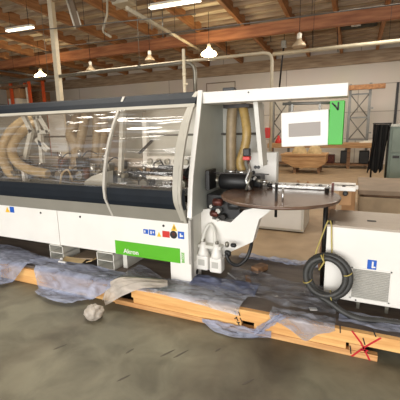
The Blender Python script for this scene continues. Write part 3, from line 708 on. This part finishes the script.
s = sticker(149, 230, 155, 235, 'blue')
MB()
sticker(144.3, 230.5, 145.3, 232.5, 'white', 2.7065, s); sticker(150.5, 231, 151.5, 234, 'white', 2.7065, s); sticker(152.8, 231.6, 153.8, 233.2, 'white', 2.7065, s)
sticker(157, 232, 161, 236.5, 'yellow', shape='tri')
s = sticker(162.5, 231.5, 169.5, 237, 'red'); s['label'] = 'red sticker'
s = sticker(171, 224, 177, 230.5, 'yellow', shape='tri'); s['label'] = 'yellow warning triangle'
sticker(173.6, 226.5, 174.4, 229.4, 'black', 2.7065, s)
sticker(170, 231, 177, 238.5, 'black', shape='disc')
sticker(172.3, 233, 174.8, 235.5, 'redbrown', 2.7065)
s = sticker(178, 232, 184, 238.5, 'blue')
sticker(179.8, 233.5, 181, 237, 'white', 2.7065, s); sticker(181.2, 235.5, 183, 236.8, 'white', 2.7065, s)
sticker(5.5, 207, 9.2, 212, 'yellow', shape='tri', parent=p1)
sticker(10.2, 207, 13.6, 212.3, 'blue', parent=p1)
# ---- feet
ft = MB().box((-1.535, 2.712, .193), (-1.318, 2.95, .379), bev=.004).build('foot', 'white', mc)
MB().lathe((-1.317, 2.84, .26), [(.025, 0), (.025, .004)], 16, 'x').build('foot_hole', 'black', ft)
def bracket(x0, x1, z1=.375, y0=2.70, par=mc):
    f = MB().box((x0, y0, .192), (x1, 2.95, .202)).box((x0, y0, z1-.01), (x1, 2.95, z1)).box((x0, y0, .28), (x1, 2.95, .288)).box((x0, y0, .2), (x0+.01, 2.95, z1)).box((x1-.01, y0, .2), (x1, 2.95, z1))
    return f.build('foot', 'offwhite', par)
bracket(-3.08, -2.88); bracket(-2.41, -2.19); bracket(-4.6, -4.4)
MB().box((-2.15, 2.8, .192), (-2.10, 3.2, .378)).build('foot', 'offwhite', mc)
for x in (-5.3, -3.5, -1.6): MB().box((x, 3.2, .192), (x+.15, 3.5, .379)).build('foot', 'offwhite', mc)
# ---- right end frame
ef = MB().prism([(2.71, .835), (2.735, 1.05), (2.765, 1.2), (2.815, 1.36), (2.88, 1.55), (2.94, 1.72), (3.0, 1.945), (3.56, 1.945), (3.56, .84)], 'x', -1.325, -1.29).build('end_frame', 'sheetgrey', mc)
MB().ribbon([(2.70, .83), (2.725, 1.05), (2.755, 1.2), (2.805, 1.36), (2.87, 1.55), (2.93, 1.72), (2.99, 1.945)], -.015, 'x', -1.33, -1.286).build('edge_strip', 'white', mc)
MB().lathe((-1.305, 2.985, 1.89), [(.01, 0), (.01, -.006)], 10, 'y').build('bolt', 'black', mc)
MB().box((-1.289, 3.52, .95), (-.86, 3.56, 1.84)).box((-.86, 3.52, .95), (-.70, 3.56, 1.365)).build('rear_plate', 'offwhite', mc)
sl = MB().box((-1.24, 3.505, 1.0), (-1.16, 3.52, 1.84)).build('rear_column', 'white', mc)
MB().box((-1.05, 3.5, 1.28), (-.86, 3.519, 1.38)).build('cover_plate', 'offwhite', mc)
# overhead beam
bmx = MB().box((-1.29, 2.985, 1.832), (-.075, 3.2, 1.93), bev=.004).build('overhead_beam', 'white', mc)
MB().box((-1.285, 3.2, 1.86), (-.70, 3.56, 1.93)).build('roof_panel', 'offwhite', mc)
MB().lathe((-.86, 2.984, 1.905), [(.007, 0), (.007, -.004)], 8, 'y').build('bolt', 'black', bmx)
MB().box((-1.12, 3.05, 1.93), (-1.01, 3.12, 1.965), bev=.006).build('lamp_plug', 'black', bmx)
# inclined fin
MB().prism([(-.855, 1.835), (-.815, 1.835), (-.755, 1.26), (-.795, 1.28)], 'y', 3.12, 3.3).build('fin_plate', 'offwhite', mc)
# plate with two dots
pt = MB().box((-.97, 3.44, .98), (-.70, 3.46, 1.365), bev=.002).build('mounting_plate', 'white', mc)
for x in (-.85, -.79): MB().lathe((x, 3.439, 1.28), [(.006, 0), (.006, -.004)], 10, 'y').build('bolt', 'black', pt)
# two hanging suction hoses
def coll(x, y, z): return MB().lathe((x, y, z), [(.06, 0), (.062, .01), (.062, .035), (.056, .04)], 18).build('hose_collar', 'chrome', mc)
hose('suction_hose', [(-1.135, 3.33, 1.19), (-1.135, 3.33, 1.5), (-1.135, 3.35, 1.7), (-1.13, 3.37, 1.83)], .05, 'hosetan', mc, pitch=.02)
hose('suction_hose', [(-1.01, 3.3, 1.19), (-1.03, 3.3, 1.28), (-.985, 3.3, 1.42), (-.965, 3.3, 1.55), (-.99, 3.33, 1.7), (-1.03, 3.36, 1.83)], .042, 'hoseyellow', mc, pitch=.03)
coll(-1.135, 3.33, 1.16); coll(-1.01, 3.3, 1.16)
MB().box((-1.2, 3.28, 1.80), (-.94, 3.42, 1.835)).build('hose_manifold', 'darkmetal', mc)
# milling head
hd = MB().lathe((-1.16, 3.1, 1.115), [(.07, 0), (.082, .01), (.082, .3), (.06, .31)], 22, 'x').build('milling_head', 'black', mc)
MB().box((-1.18, 3.2, 1.05), (-.8, 3.4, 1.16), bev=.01).build('head_block', 'black', mc)
MB().cyl((-1.27, 3.1, 1.12), (-1.16, 3.1, 1.12), .035, 14).build('head_shaft', 'galv', mc)
MB().box((-1.24, 2.9, 1.05), (-1.2, 3.08, 1.235), bev=.006).build('square_flange', 'black', mc)
MB().box((-1.24, 3.02, 1.195), (-.68, 3.03, 1.205)).build('guide_bar', 'darkmetal', mc)
for i, (x, yy, z, r, l, mt) in enumerate([(-1.17, 2.92, .94, .035, .08, 'redbrown'), (-1.12, 2.90, .86, .028, .06, 'chrome'), (-1.2, 2.92, .83, .03, .07, 'redbrown'), (-1.08, 2.92, .80, .03, .06, 'darkmetal'), (-1.02, 2.92, .92, .04, .1, 'black'), (-1.12, 2.89, .78, .018, .05, 'chrome'), (-.95, 2.94, .93, .035, .1, 'darkmetal'), (-1.19, 2.90, .9, .02, .05, 'chrome')]):
    MB().lathe((x, yy, z), [(r*.8, 0), (r, .008), (r, l), (r*.6, l+.01)], 14, 'y' if i % 2 else 'x').build('spindle', mt, mc)
p = P(231, 205, y=2.96)
kn = MB().lathe((p.x, 2.96, p.z), [(.02, 0), (.022, -.008), (.012, -.016)], 16, 'y').build('round_knob', 'white', mc)
MB().box((-1.26, 2.975, .775), (-.93, 3.45, 1.0), bev=.01).build('gear_housing', 'black', mc)
# lower end cabinet with the trapezoid cut-out
poly = [(-1.312, .24), (-1.312, .85), (-1.215, .865), (-1.195, .765), (-1.01, .75), (-.885, .875), (-.62, .955), (-.60, .93), (-.745, .80), (-.80, .585), (-1.0, .47), (-1.22, .25)]
MB().prism(poly, 'y', 2.95, 3.06).build('end_cabinet', 'white', mc)
MB().prism([(-1.312, .25), (-1.312, .76), (-.9, .76), (-.9, .56), (-1.02, .5), (-1.24, .26)], 'y', 3.06, 3.4).build('end_body', 'offwhite', mc)
# bottles and fittings
fl = MB().box((-1.34+.03, 2.86, .50), (-1.08, 2.95, .53)).build('bottle_bracket', 'offwhite', mc)
def bottle(x, y, z0, par):
    b1 = MB(); b1.box((x-.062, y-.05, z0), (x+.062, y+.05, z0+.15), bev=.018); b1.lathe((x, y, z0+.14), [(.058, 0), (.052, .03), (.03, .1), (.018, .14)], 14)
    o = b1.build('bottle', 'white', par); MB().lathe((x, y, z0+.275), [(.02, 0), (.02, .025)], 12).build('cap', 'galv', o)
    MB().box((x-.035, y-.0515, z0+.05), (x+.03, y-.05, z0+.11)).build('bottle_label', 'grille', o)
bottle(-1.262, 2.88, .285, mc); bottle(-1.125, 2.88, .275, mc)
hose('sleeve', [(-1.27, 2.87, .56), (-1.24, 2.9, .68), (-1.2, 2.93, .72), (-1.15, 2.9, .64), (-1.14, 2.87, .52)], .016, 'offwhite', mc, pitch=.03)
for i, (u, v) in enumerate(((227, 247), (225, 252), (229, 256), (231, 245))):
    p = P(u, v, y=2.86); MB().lathe(tuple(p), [(.014, 0), (.02, .01), (.02, .04), (.01, .05)], 10, 'x' if i % 2 else 'z').build('fitting', 'black' if i else 'galv', mc)
MB().tube(smooth([P(226, 254, y=2.85), P(230, 262, y=2.85), P(238, 265, y=2.88), P(246, 259, y=2.92), P(250, 250, y=2.95), P(252, 240, y=3.0)], 8), .017, 10).build('air_hose', 'black', mc)
# red and black switch on a chrome arm
p = P(248, 160, y=3.05)
sw = MB().box((p.x-.04, 3.02, p.z+.035), (p.x+.02, 3.08, p.z+.105), bev=.008).build('limit_switch', 'black', mc)
MB().box((p.x-.042, 3.018, p.z), (p.x+.022, 3.082, p.z+.034), bev=.005).build('switch_band', 'red', sw)
MB().tube([P(248, 161, y=3.05), P(250, 170, y=3.02), P(246, 180, y=3.0), P(250, 190, y=2.97)], .016, 10).build('switch_arm', 'chrome', mc)
MB().tube([P(252, 172, y=3.0), P(246, 190, y=2.96)], .011, 8).build('switch_arm', 'galv', mc)
for u, v in ((256, 167), (259, 167), (254, 172)):
    p = P(u, v, y=3.1); MB().lathe(tuple(p), [(.012, 0), (.016, -.02)], 12, 'y').build('hand_screw', 'black', mc)
for i in range(9):
    p = P(254+i*2.6, 179+i*.8+(i % 3), y=3.1+.02*i); MB().lathe(tuple(p), [(.012, 0), (.018, .01), (.018, .05)], 10, 'yx'[i % 2]).build('fixture', ['chrome', 'galv', 'darkmetal'][i % 3], mc)
# round table
tt = MB().lathe((-.56, 2.89, 1.022), [(.45, 0), (.485, .006), (.49, .022), (.48, .03)], 72).build('round_tabletop', 'tabletop', mc)
MB().lathe((-.56, 2.92, .95), [(.14, 0), (.24, .06), (.3, .072)], 32).build('turntable_hub', 'black', mc)
MB().ribbon([(-1.0, 1.0), (-.2, 1.0)], .02, 'y', 2.94, 3.02).build('support_arm', 'darkmetal', mc)
# roller rail across the table
rl = MB().box((-.9, 3.3, 1.055), (.05, 3.36, 1.085), bev=.004).build('roller_rail', 'white', mc)
MB().box((-.72, 3.2, 1.055), (-.2, 3.235, 1.085), bev=.004).build('roller_rail', 'chrome', mc)
for i in range(10):
    x = -.66+i*.066; MB().lathe((x, 3.235, 1.07), [(.02, 0), (.022, .01), (.022, .05), (.02, .06)], 12, 'y').build('roller', ['darkmetal', 'chrome', 'white'][i % 3], rl)
bx = MB().box((-.18, 3.22, 1.05), (.03, 3.5, 1.085), bev=.004).build('rail_end_block', 'white', mc)
MB().lathe((-.05, 3.24, 1.03), [(.022, 0), (.022, -.03), (.014, -.04)], 12, 'y').build('clamp_knob', 'black', bx)
MB().box((-.165, 3.19, 1.02), (-.145, 3.22, 1.12)).build('clamp_plate', 'redbrown', bx)
MB().box((-.10, 3.24, .92), (.0, 3.42, 1.048), bev=.004).build('wood_wedge', 'cardboard', mc)
for (u, v0, v1, r) in ((276.5, 184, 217, .011), (283, 188, 206, .008), (327, 188, 236, .02)):
    yy = 3.0 if u < 300 else 3.1
    yy = 2.62 if u < 300 else 3.1
    a = P(u, v0, y=yy); b_ = P(u, v1, y=yy); MB().cyl((a.x, yy, a.z), (a.x, yy, b_.z if u < 300 else .192), r, 12).build('support_rod', 'darkmetal' if u != 283 else 'chrome', mc)
MB().prism([(-.22, .78), (-.19, .98), (-.12, .98), (-.15, .3), (-.25, .3)], 'y', 3.25, 3.27).build('side_plate', 'oldwood', mc)
# hanging control box
cz = thing  # (kept on the machine: it swings from the overhead beam)
pc = Vector((-.335, 3.02, 1.6))
rt = R('Y', -2.6)
cb = MB().box((-.575, 2.98, 1.452), (-.2, 3.1, 1.735), rt, pc, .008).build('control_box', 'white', mc)
MB().box((-.512, 2.975, 1.532), (-.262, 2.982, 1.642), rt, pc).build('screen', 'screen', cb)
gs = MB().box((-.2, 2.97, 1.462), (-.092, 3.11, 1.80), None, None, .004).build('side_cover', 'green2', mc); gs['label'] = 'bright green side cover'
MB().tube([(-.58, 3.05, 1.80), (-.15, 3.05, 1.79)], .012, 10).build('hanging_bar', 'rodgrey', mc)
for x in (-.5, -.28): MB().box((x-.008, 3.04, 1.73), (x+.008, 3.06, 1.80)).build('hanger', 'rodgrey', mc)
strokes('logo_mark', [(334.5, 105, 338, 110, 2.966), (338, 110, 338.5, 102, 2.966), (332, 103, 335, 106, 2.966)], 'ink', gs, .012)

# ================================================================ CHILLER BOX
cx = thing('electrical_chiller', 'white metal box with steel top, square grille and blue sticker at the right', 'cabinet', (.17, 3.0, .19))
MB().box((-.158, 2.75, .262), (.55, 3.24, .85), bev=.004).build('casing', 'white', cx)
MB().prism([(2.742, .85), (2.742, .866), (3.25, .874), (3.25, .85)], 'x', -.162, .555).build('steel_top', 'steel', cx)
MB().box((.125, 2.93, .869), (.19, 2.965, .8715)).build('maker_badge', 'ink', cx)
gr = MB()
gr.box((.035, 2.744, .29), (.31, 2.751, .30)).box((.035, 2.744, .535), (.31, 2.751, .545)).box((.035, 2.744, .29), (.045, 2.751, .545)).box((.30, 2.744, .29), (.31, 2.751, .545))
g0 = gr.build('grille_frame', 'white', cx)
gl = MB()
for i in range(17): gl.box((.046, 2.744, .303+i*.0137), (.299, 2.75, .303+i*.0137+.008), R('X', 25), None)
gl.build('grille_slats', 'grille', g0)
MB().box((.046, 2.7495, .30), (.299, 2.751, .535)).build('grille_backing', 'greyprint', g0)
a = P(367, 268, y=2.748); b_ = P(377, 260, y=2.748)
st = MB().box((a.x, 2.746, a.z-.005), (b_.x, 2.7498, b_.z-.005)).build('sticker', 'blue', cx); st['label'] = 'blue square sticker'
MB().box((a.x+.03, 2.7445, a.z+.005), (a.x+.042, 2.746, b_.z-.016)).box((a.x+.042, 2.7445, a.z+.008), (a.x+.056, 2.746, a.z+.018)).build('sticker_print', 'white', st)
MB().lathe((.08, 2.749, .277), [(.006, 0), (.006, -.004)], 8, 'y').build('screw', 'black', cx)
for x in (-.12, .1, .3, .5):
    for yy in (2.78, 3.06): MB().box((x-.012, yy, .192), (x+.012, yy+.03, .262)).build('foot', 'galv', cx)
tag(MB().box((-.155, 2.76, .868), (-.12, 2.80, .89), bev=.003).build('metal_clip', 'darkmetal'), 'small dark clip on the front left corner of the steel box top', 'clip')
# coil of cable conduit
def ring(cx_, cz_, r, y0, n=40, tilt=.0, ph=0, turns=1.0):
    return [Vector((cx_+r*math.cos(ph+2*PI*turns*k/n), y0+tilt*math.sin(2*PI*turns*k/n), cz_+r*1.04*math.sin(ph+2*PI*turns*k/n))) for k in range(n+1)]
cc = thing('coiled_conduit', 'coil of dark ribbed conduit leaning on the white box, tail trailing right', 'hose', (-.13, 2.63, .2))
pts = ring(-.135, .475, .158, 2.64, 60, .02, PI*.5, 1.0)+ring(-.13, .47, .145, 2.66, 60, .02, PI*.5, 1)[3:]+ring(-.14, .48, .128, 2.62, 60, .02, PI*.5, 1)[3:]
MB().tube(ring(-.13, .478, .160, 2.655, 60, .01), .023, 12, False, .016, .002).build('conduit_loop', 'hosegrey', cc)
MB().tube(ring(-.125, .468, .138, 2.675, 60, .015), .022, 12, False, .016, .002).build('conduit_loop', 'hosegrey', cc)
MB().tube(ring(-.145, .482, .142, 2.63, 60, .01), .021, 12, False, .016, .002).build('conduit_loop', 'hosegrey', cc)
tail = smooth([(-.27, 2.66, .40), (-.2, 2.64, .33), (-.1, 2.62, .285), (.0, 2.6, .235), (.12, 2.58, .215), (.3, 2.62, .212), (.6, 2.64, .212), (1.1, 2.62, .212)], 10)
MB().tube(tail, .022, 12, True, .016, .002).build('conduit_tail', 'hosegrey', cc)
for a in (20, 100, 200, 285):
    th = math.radians(a); c_ = Vector((-.134+.15*math.cos(th), 2.65, .475+.15*math.sin(th))); t_ = Vector((math.cos(th), 0, math.sin(th)))
    ln = []
    for k in range(13): ln.append(c_+t_*.034*math.cos(2*PI*k/12)+Vector((0, 1, 0))*.05*math.sin(2*PI*k/12))
    MB().tube(ln, .004, 6, False).build('tie', 'strap', cc)
MB().tube([P(321, 255, y=2.6), P(324, 262, y=2.6), P(319, 270, y=2.6)], .006, 6).build('tie_end', 'strap', cc)
tag(MB().tube(smooth([(-.15, 2.735, .90), (-.165, 2.73, .86), (-.20, 2.70, .74), (-.225, 2.68, .64), (-.2, 2.655, .60)], 6), .006, 8).build('yellow_strap', 'strap'), 'yellow green strap slanting from the box corner down to the coil', 'strap', 'yellow straps over the coil')
tag(MB().tube([(-.138, 2.745, .90), (-.125, 2.738, .86), (-.118, 2.738, .74), (-.112, 2.735, .66), (-.108, 2.69, .63)], .006, 8).build('yellow_strap', 'strap'), 'yellow green strap hanging straight down the front of the white box', 'strap', 'yellow straps over the coil')

# ================================================================ PLASTIC SHEETS AND LOOSE BITS
def sheet(x0, x1, back, front, mt, name, label, nu=90, nv=34, amp=.02, seed=0., z0=.2, fold=.5, flo=.02):
    """film lying on the deck from y=back to the edge, then draped over it: front(x) is how far it continues"""
    def fn(u, v):
        x = x0+(x1-x0)*u; yb = back(x); L = (yb-2.43)+front(x)
        s_ = L*v; d1 = yb-2.43
        rid = nz(x*fold*3+seed, s_*7+x*2, seed)*1.0+.6*abs(nz(x*5+seed, s_*13, 2+seed))+.35*nz(x*14, s_*20, seed)
        if s_ <= d1: p = Vector((x, yb-s_, z0+amp*(1.0+rid)))
        else:
            q = s_-d1
            if q < .2: p = Vector((x, 2.425-.07*q/.2-amp*.8*(1+rid)*.8, z0+.004-q*.88))
            else: p = Vector((x, 2.355-(q-.2), flo+amp*max(0, .6+rid)))
            if q < .2: p.z = max(p.z, flo)
        p.x += .02*nz(x*3, s_*5, seed+5)
        return p
    o = MB().grid(fn, nu, nv).build(name, mt)
    return tag(o, label, 'plastic sheet', 'plastic films on the platform')
def lerp_tab(tab):
    def f(x):
        if x <= tab[0][0]: return tab[0][1]
        for (a, fa), (b2, fb_) in zip(tab, tab[1:]):
            if x <= b2: return fa+(fb_-fa)*(x-a)/(b2-a)
        return tab[-1][1]
    return f
sheet(-5.6, -3.12, lambda x: 2.80+.03*math.sin(x*3)-.14*min(1,max(0,(x+4)/.9)), lerp_tab([(-5.6, .8), (-4.2, .74), (-3.6, .66), (-3.4, .46), (-3.28, .2), (-3.16, .0), (-3.12, -.04)]), 'film_blue', 'plastic_sheet', 'bluish plastic film draped over the platform edge at the far left', amp=.02, seed=3)
sheet(-3.2, -2.0, lambda x: 2.655+.015*math.sin(x*7), lerp_tab([(-3.2, -.04), (-3.02, -.02), (-2.94, .1), (-2.85, .3), (-2.6, .36), (-2.38, .36), (-2.25, .24), (-2.0, .04)]), 'film_blue', 'plastic_sheet', 'bluish plastic film on the platform below the two open steel feet', amp=.022, seed=11)
sheet(-2.02, -.75, lerp_tab([(-2.02, 2.9), (-1.6, 2.69), (-1.2, 2.72), (-.75, 2.62)]), lerp_tab([(-2.02, .1), (-1.8, .02), (-1.5, .01), (-1.1, .03), (-.75, .06)]), 'film_clear', 'plastic_sheet', 'clear crinkled film lying along the platform edge beneath the white foot', amp=.016, seed=21)
o = MB().grid(lambda u, v: Vector((-1.32+.62*u, 2.66+.26*v+.03*nz(u*4, v*4), .2+.05*math.sin(PI*v)*(.7+.6*nz(u*5, v*6, 3)))), 40, 16).build('plastic_sheet', 'film_dark')
tag(o, 'dark blue plastic fold right of the white machine foot', 'plastic sheet', 'plastic films on the platform')
# flap hanging in front of the fork slot
def flap(u, v):
    x = -1.08+.58*u; w = math.sin(PI*min(1, u*1.05))
    return Vector((x, 2.41-.10*v*w-.02*nz(x*8, v*6), max(.012, .055-.05*v+.02*abs(nz(x*9, v*5, 2)))))
tag(MB().grid(flap, 40, 12).build('plastic_sheet', 'film_blue'), 'greyish film strip on the floor in front of the fork slot', 'plastic sheet', 'plastic films on the platform')
def strip(u, v):
    a = Vector((-.66, 2.40, .03)).lerp(Vector((-.46, 2.43, .215)), u); 
    return a+Vector((.07*v+.02*nz(u*5, v*5), -.01+.012*math.sin(v*9+u*4), .015*nz(u*8, v*4)))
tag(MB().grid(strip, 20, 8).build('plastic_sheet', 'film_blue'), 'twisted film tail crossing the pine boards right of the slot', 'plastic sheet', 'plastic films on the platform')
def cl(u, v):
    x = -.52+.47*u; d = .02+.12*math.sin(PI*u)*(.75+.5*nz(u*3, 0, 4)); s_ = .12+d
    q = s_*v
    if q < .12: return Vector((x, 2.55-q, .2+.03*abs(nz(x*12, q*16, 1))))
    return Vector((x+.06*(q-.12)/.1*.4, 2.423-.014*abs(nz(x*11, q*15, 6)), .195-(q-.12)))
tag(MB().grid(cl, 44, 22).build('plastic_sheet', 'film_clear'), 'crinkled clear film over the pine edge left of the red X', 'plastic sheet', 'plastic films on the platform')
tag(MB().grid(lambda u, v: Vector((-.03+1.3*u, 2.5+.18*v+.03*nz(u*7, v*3), .194+.016*(1+nz(u*16, v*7, 8)))), 60, 12).build('plastic_sheet', 'film_blue'), 'blue tinted film strip on the deck in front of the white box', 'plastic sheet', 'plastic films on the platform')
tag(MB().grid(lambda u, v: Vector((-1.1+1.0*u, 3.46+.13*v+.03*nz(u*5, v*3, 9), .195+.025*(1+nz(u*12, v*5, 2)))), 50, 10).build('plastic_sheet', 'film_blue'), 'pale blue film along the rear edge of the platform behind the machine end', 'plastic sheet', 'plastic films on the platform')
tag(MB().grid(lambda u, v: Vector((-1.05+1.0*u+.04*nz(v*5, u*3, 2), 2.56+.62*v*(1-.35*u)+.05*nz(u*6, v*3, 7), .203+.022*(1+nz(u*9, v*8, 5))+.03*max(0, nz(u*4, v*10, 9)))), 60, 36).build('plastic_sheet', 'film_thin'), 'very thin clear film spread over the dark deck left of the coil', 'plastic sheet', 'plastic films on the platform')
# gathered bundle
bc = P(93.5, 308, z=.1)
def ball(u, v):
    th = 2*PI*u; ph = PI*v; d = Vector((math.sin(ph)*math.cos(th), math.sin(ph)*math.sin(th), math.cos(ph)))
    r = .07*(1+.3*nz(d.x*2.2, d.y*2.2, d.z*2.2)+.12*abs(nz(d.x*7, d.y*7, d.z*7)))
    return Vector((bc.x+d.x*1.15*r, bc.y+d.y*r, max(.003, .058+d.z*.95*r)))
bd_ = thing('plastic_bundle', 'crumpled milky plastic wad on the floor with a tail up to the deck', 'plastic bundle', (bc.x, bc.y, 0))
MB().grid(ball, 36, 24).build('wad', 'film_milky', bd_)
A = smooth([P(103, 300, z=.10), P(107, 287, z=.16), P(113, 280, z=.23), P(135, 277, z=.25), P(168, 281, z=.23)], 6)
B = smooth([P(106, 305, z=.05), P(116, 300, z=.09), P(127, 293, z=.17), P(142, 288, z=.23), P(168, 286, z=.22)], 6)
def tl(u, v):
    i = u*(len(A)-1); k = min(int(i), len(A)-2); t = i-k
    a = A[k].lerp(A[k+1], t); b2 = B[k].lerp(B[k+1], t); p = a.lerp(b2, v)
    return p+Vector((0, -.01, .03*math.sin(PI*v)+.03*nz(v*9, u*2.5, 1)))
MB().grid(tl, 40, 18).build('tail', 'film_milky', bd_)
# loose bits
def bit(name, c, size, rot, mt, label, cat):
    c = Vector(c); s_ = Vector(size)/2
    return tag(MB().box(c-s_, c+s_, rot, None, min(size)*.12).build(name, mt), label, cat)
bit('wood_offcut', (-.83, 2.92, .212), (.05, .19, .03), R('Z', 18), 'oldwood', 'thin wood offcut on the deck right of the bottles', 'offcut')
bit('wood_offcut', (-.80, 3.22, .225), (.09, .16, .06), R('Z', -25), 'oldwood', 'chunky wood block on the deck behind the thin offcut', 'offcut')
bit('paper_scrap', (-.22, 2.63, .2), (.055, .04, .012), R('Z', 20), 'offwhite', 'small white scrap on the deck left of the coil', 'scrap')
bit('clamp_tail', P(232, 276, z=.2), (.012, .16, .01), R('Z', 48), 'offwhite', 'thin white strip lying on the deck below the bottles', 'strip')
cbx = thing('flattened_carton', 'dusty folded cardboard piece between the two open steel feet', 'cardboard', (-2.68, 2.85, .2))
MB().box((-2.83, 2.74, .235), (-2.5, 3.0, .25), R('Y', -6), None).build('panel', 'greybrown', cbx)
MB().box((-2.88, 2.66, .225), (-2.6, 2.74, .232), R('X', 14), None).build('flap', 'bag', cbx)
MB().box((-2.55, 2.68, .25), (-2.46, 2.9, .256), R('Y', -18), None).build('flap', 'bag', cbx)
tag(MB().box((-2.86, 2.60, .225), (-2.76, 2.62, .24)).box((-2.82, 2.6, .2), (-2.80, 2.62, .225)).build('plastic_fitting', 'white'), 'small white T shaped fitting on the film below the folded cardboard', 'fitting')
tag(MB().lathe((-2.88, 2.67, .205), [(.012, 0), (.02, .01), (.02, .035), (.01, .045)], 10).build('plastic_plug', 'white'), 'small white plug at the corner of the left open steel foot', 'cap')

# floor scuffs: dark skid marks
rng = random.Random(11)
for i, (u, v, L_) in enumerate(((168, 353, .13), (181, 354, .14), (130, 351, .08), (124, 378, .1), (60, 347, .1), (218, 350, .06), (248, 382, .1))):
    p = P(u, v, z=0); an = math.radians(62+rng.uniform(-12, 12))
    d = Vector((math.cos(an), math.sin(an), 0))*L_/2; n = Vector((-d.y, d.x, 0)).normalized()*.008
    me = MB(); me.prism([(q.x, q.y) for q in (p-d, p-d*.4+n, p+d*.5+n*.8, p+d, p+d*.4-n*.6, p-d*.5-n)], 'z', .0005, .0015)
    o = me.build('trim_%d' % (10+i), 'scuff'); struct(o)

# ================================================================ LIGHT
w = bpy.data.worlds.new('world'); S.world = w; w.use_nodes = True
w.node_tree.nodes['Background'].inputs[0].default_value = (.95, .97, 1, 1); w.node_tree.nodes['Background'].inputs[1].default_value = .9
def area(name, loc, rot, sx, sy, e, c=(1, 1, 1)):
    l = bpy.data.lights.new(name, 'AREA'); l.shape = 'RECTANGLE'; l.size = sx; l.size_y = sy; l.energy = e; l.color = c
    o = bpy.data.objects.new(name, l); COL.objects.link(o); o.location = loc; o.rotation_euler = rot; return o
def point(name, loc, e, c, r=.15):
    l = bpy.data.lights.new(name, 'POINT'); l.energy = e; l.color = c; l.shadow_soft_size = r
    o = bpy.data.objects.new(name, l); COL.objects.link(o); o.location = loc; return o
area('ground_bounce_fill', (-1, -6.3, .9), (math.radians(118), 0, 0), 14, 1.5, 500, (1, .96, .9))  # added uplight for the roof, standing in for light off the ground
area('door_daylight', (-1, -6.5, 2.4), (PI/2, 0, 0), 12, 4.2, 900, (1, .985, .965))
area('overhead_fill_a', (-3, 3.5, 4.65), (0, 0, 0), 5, 1.2, 260, (1, .95, .86))  # added overhead fill to brighten the hood interior, no roof opening here
area('overhead_fill_b', (1.5, 9.3, 4.5), (0, 0, 0), 4, 1.5, 260, (1, .93, .82))  # added overhead fill above the far floor, right side
area('overhead_fill_c', (-7, 9.3, 4.5), (0, 0, 0), 4, 1.5, 140, (1, .9, .76))  # added overhead fill above the far floor, left side
area('overhead_fill_d', (-1, 14, 4.4), (0, 0, 0), 6, 1.2, 160, (1, .92, .8))  # added overhead fill to lift the back wall
for u, v in ((41, 80), (209, 59)):
    p = P(u, v, y=10.5); point('bay_light', p-Vector((0, 0, .12)), 40, (1, .84, .6), .12)

S.view_settings.view_transform = 'Standard'; S.view_settings.look = 'None'
S.view_settings.exposure = -.32; S.view_settings.gamma = 1; S.view_settings.use_curve_mapping = False
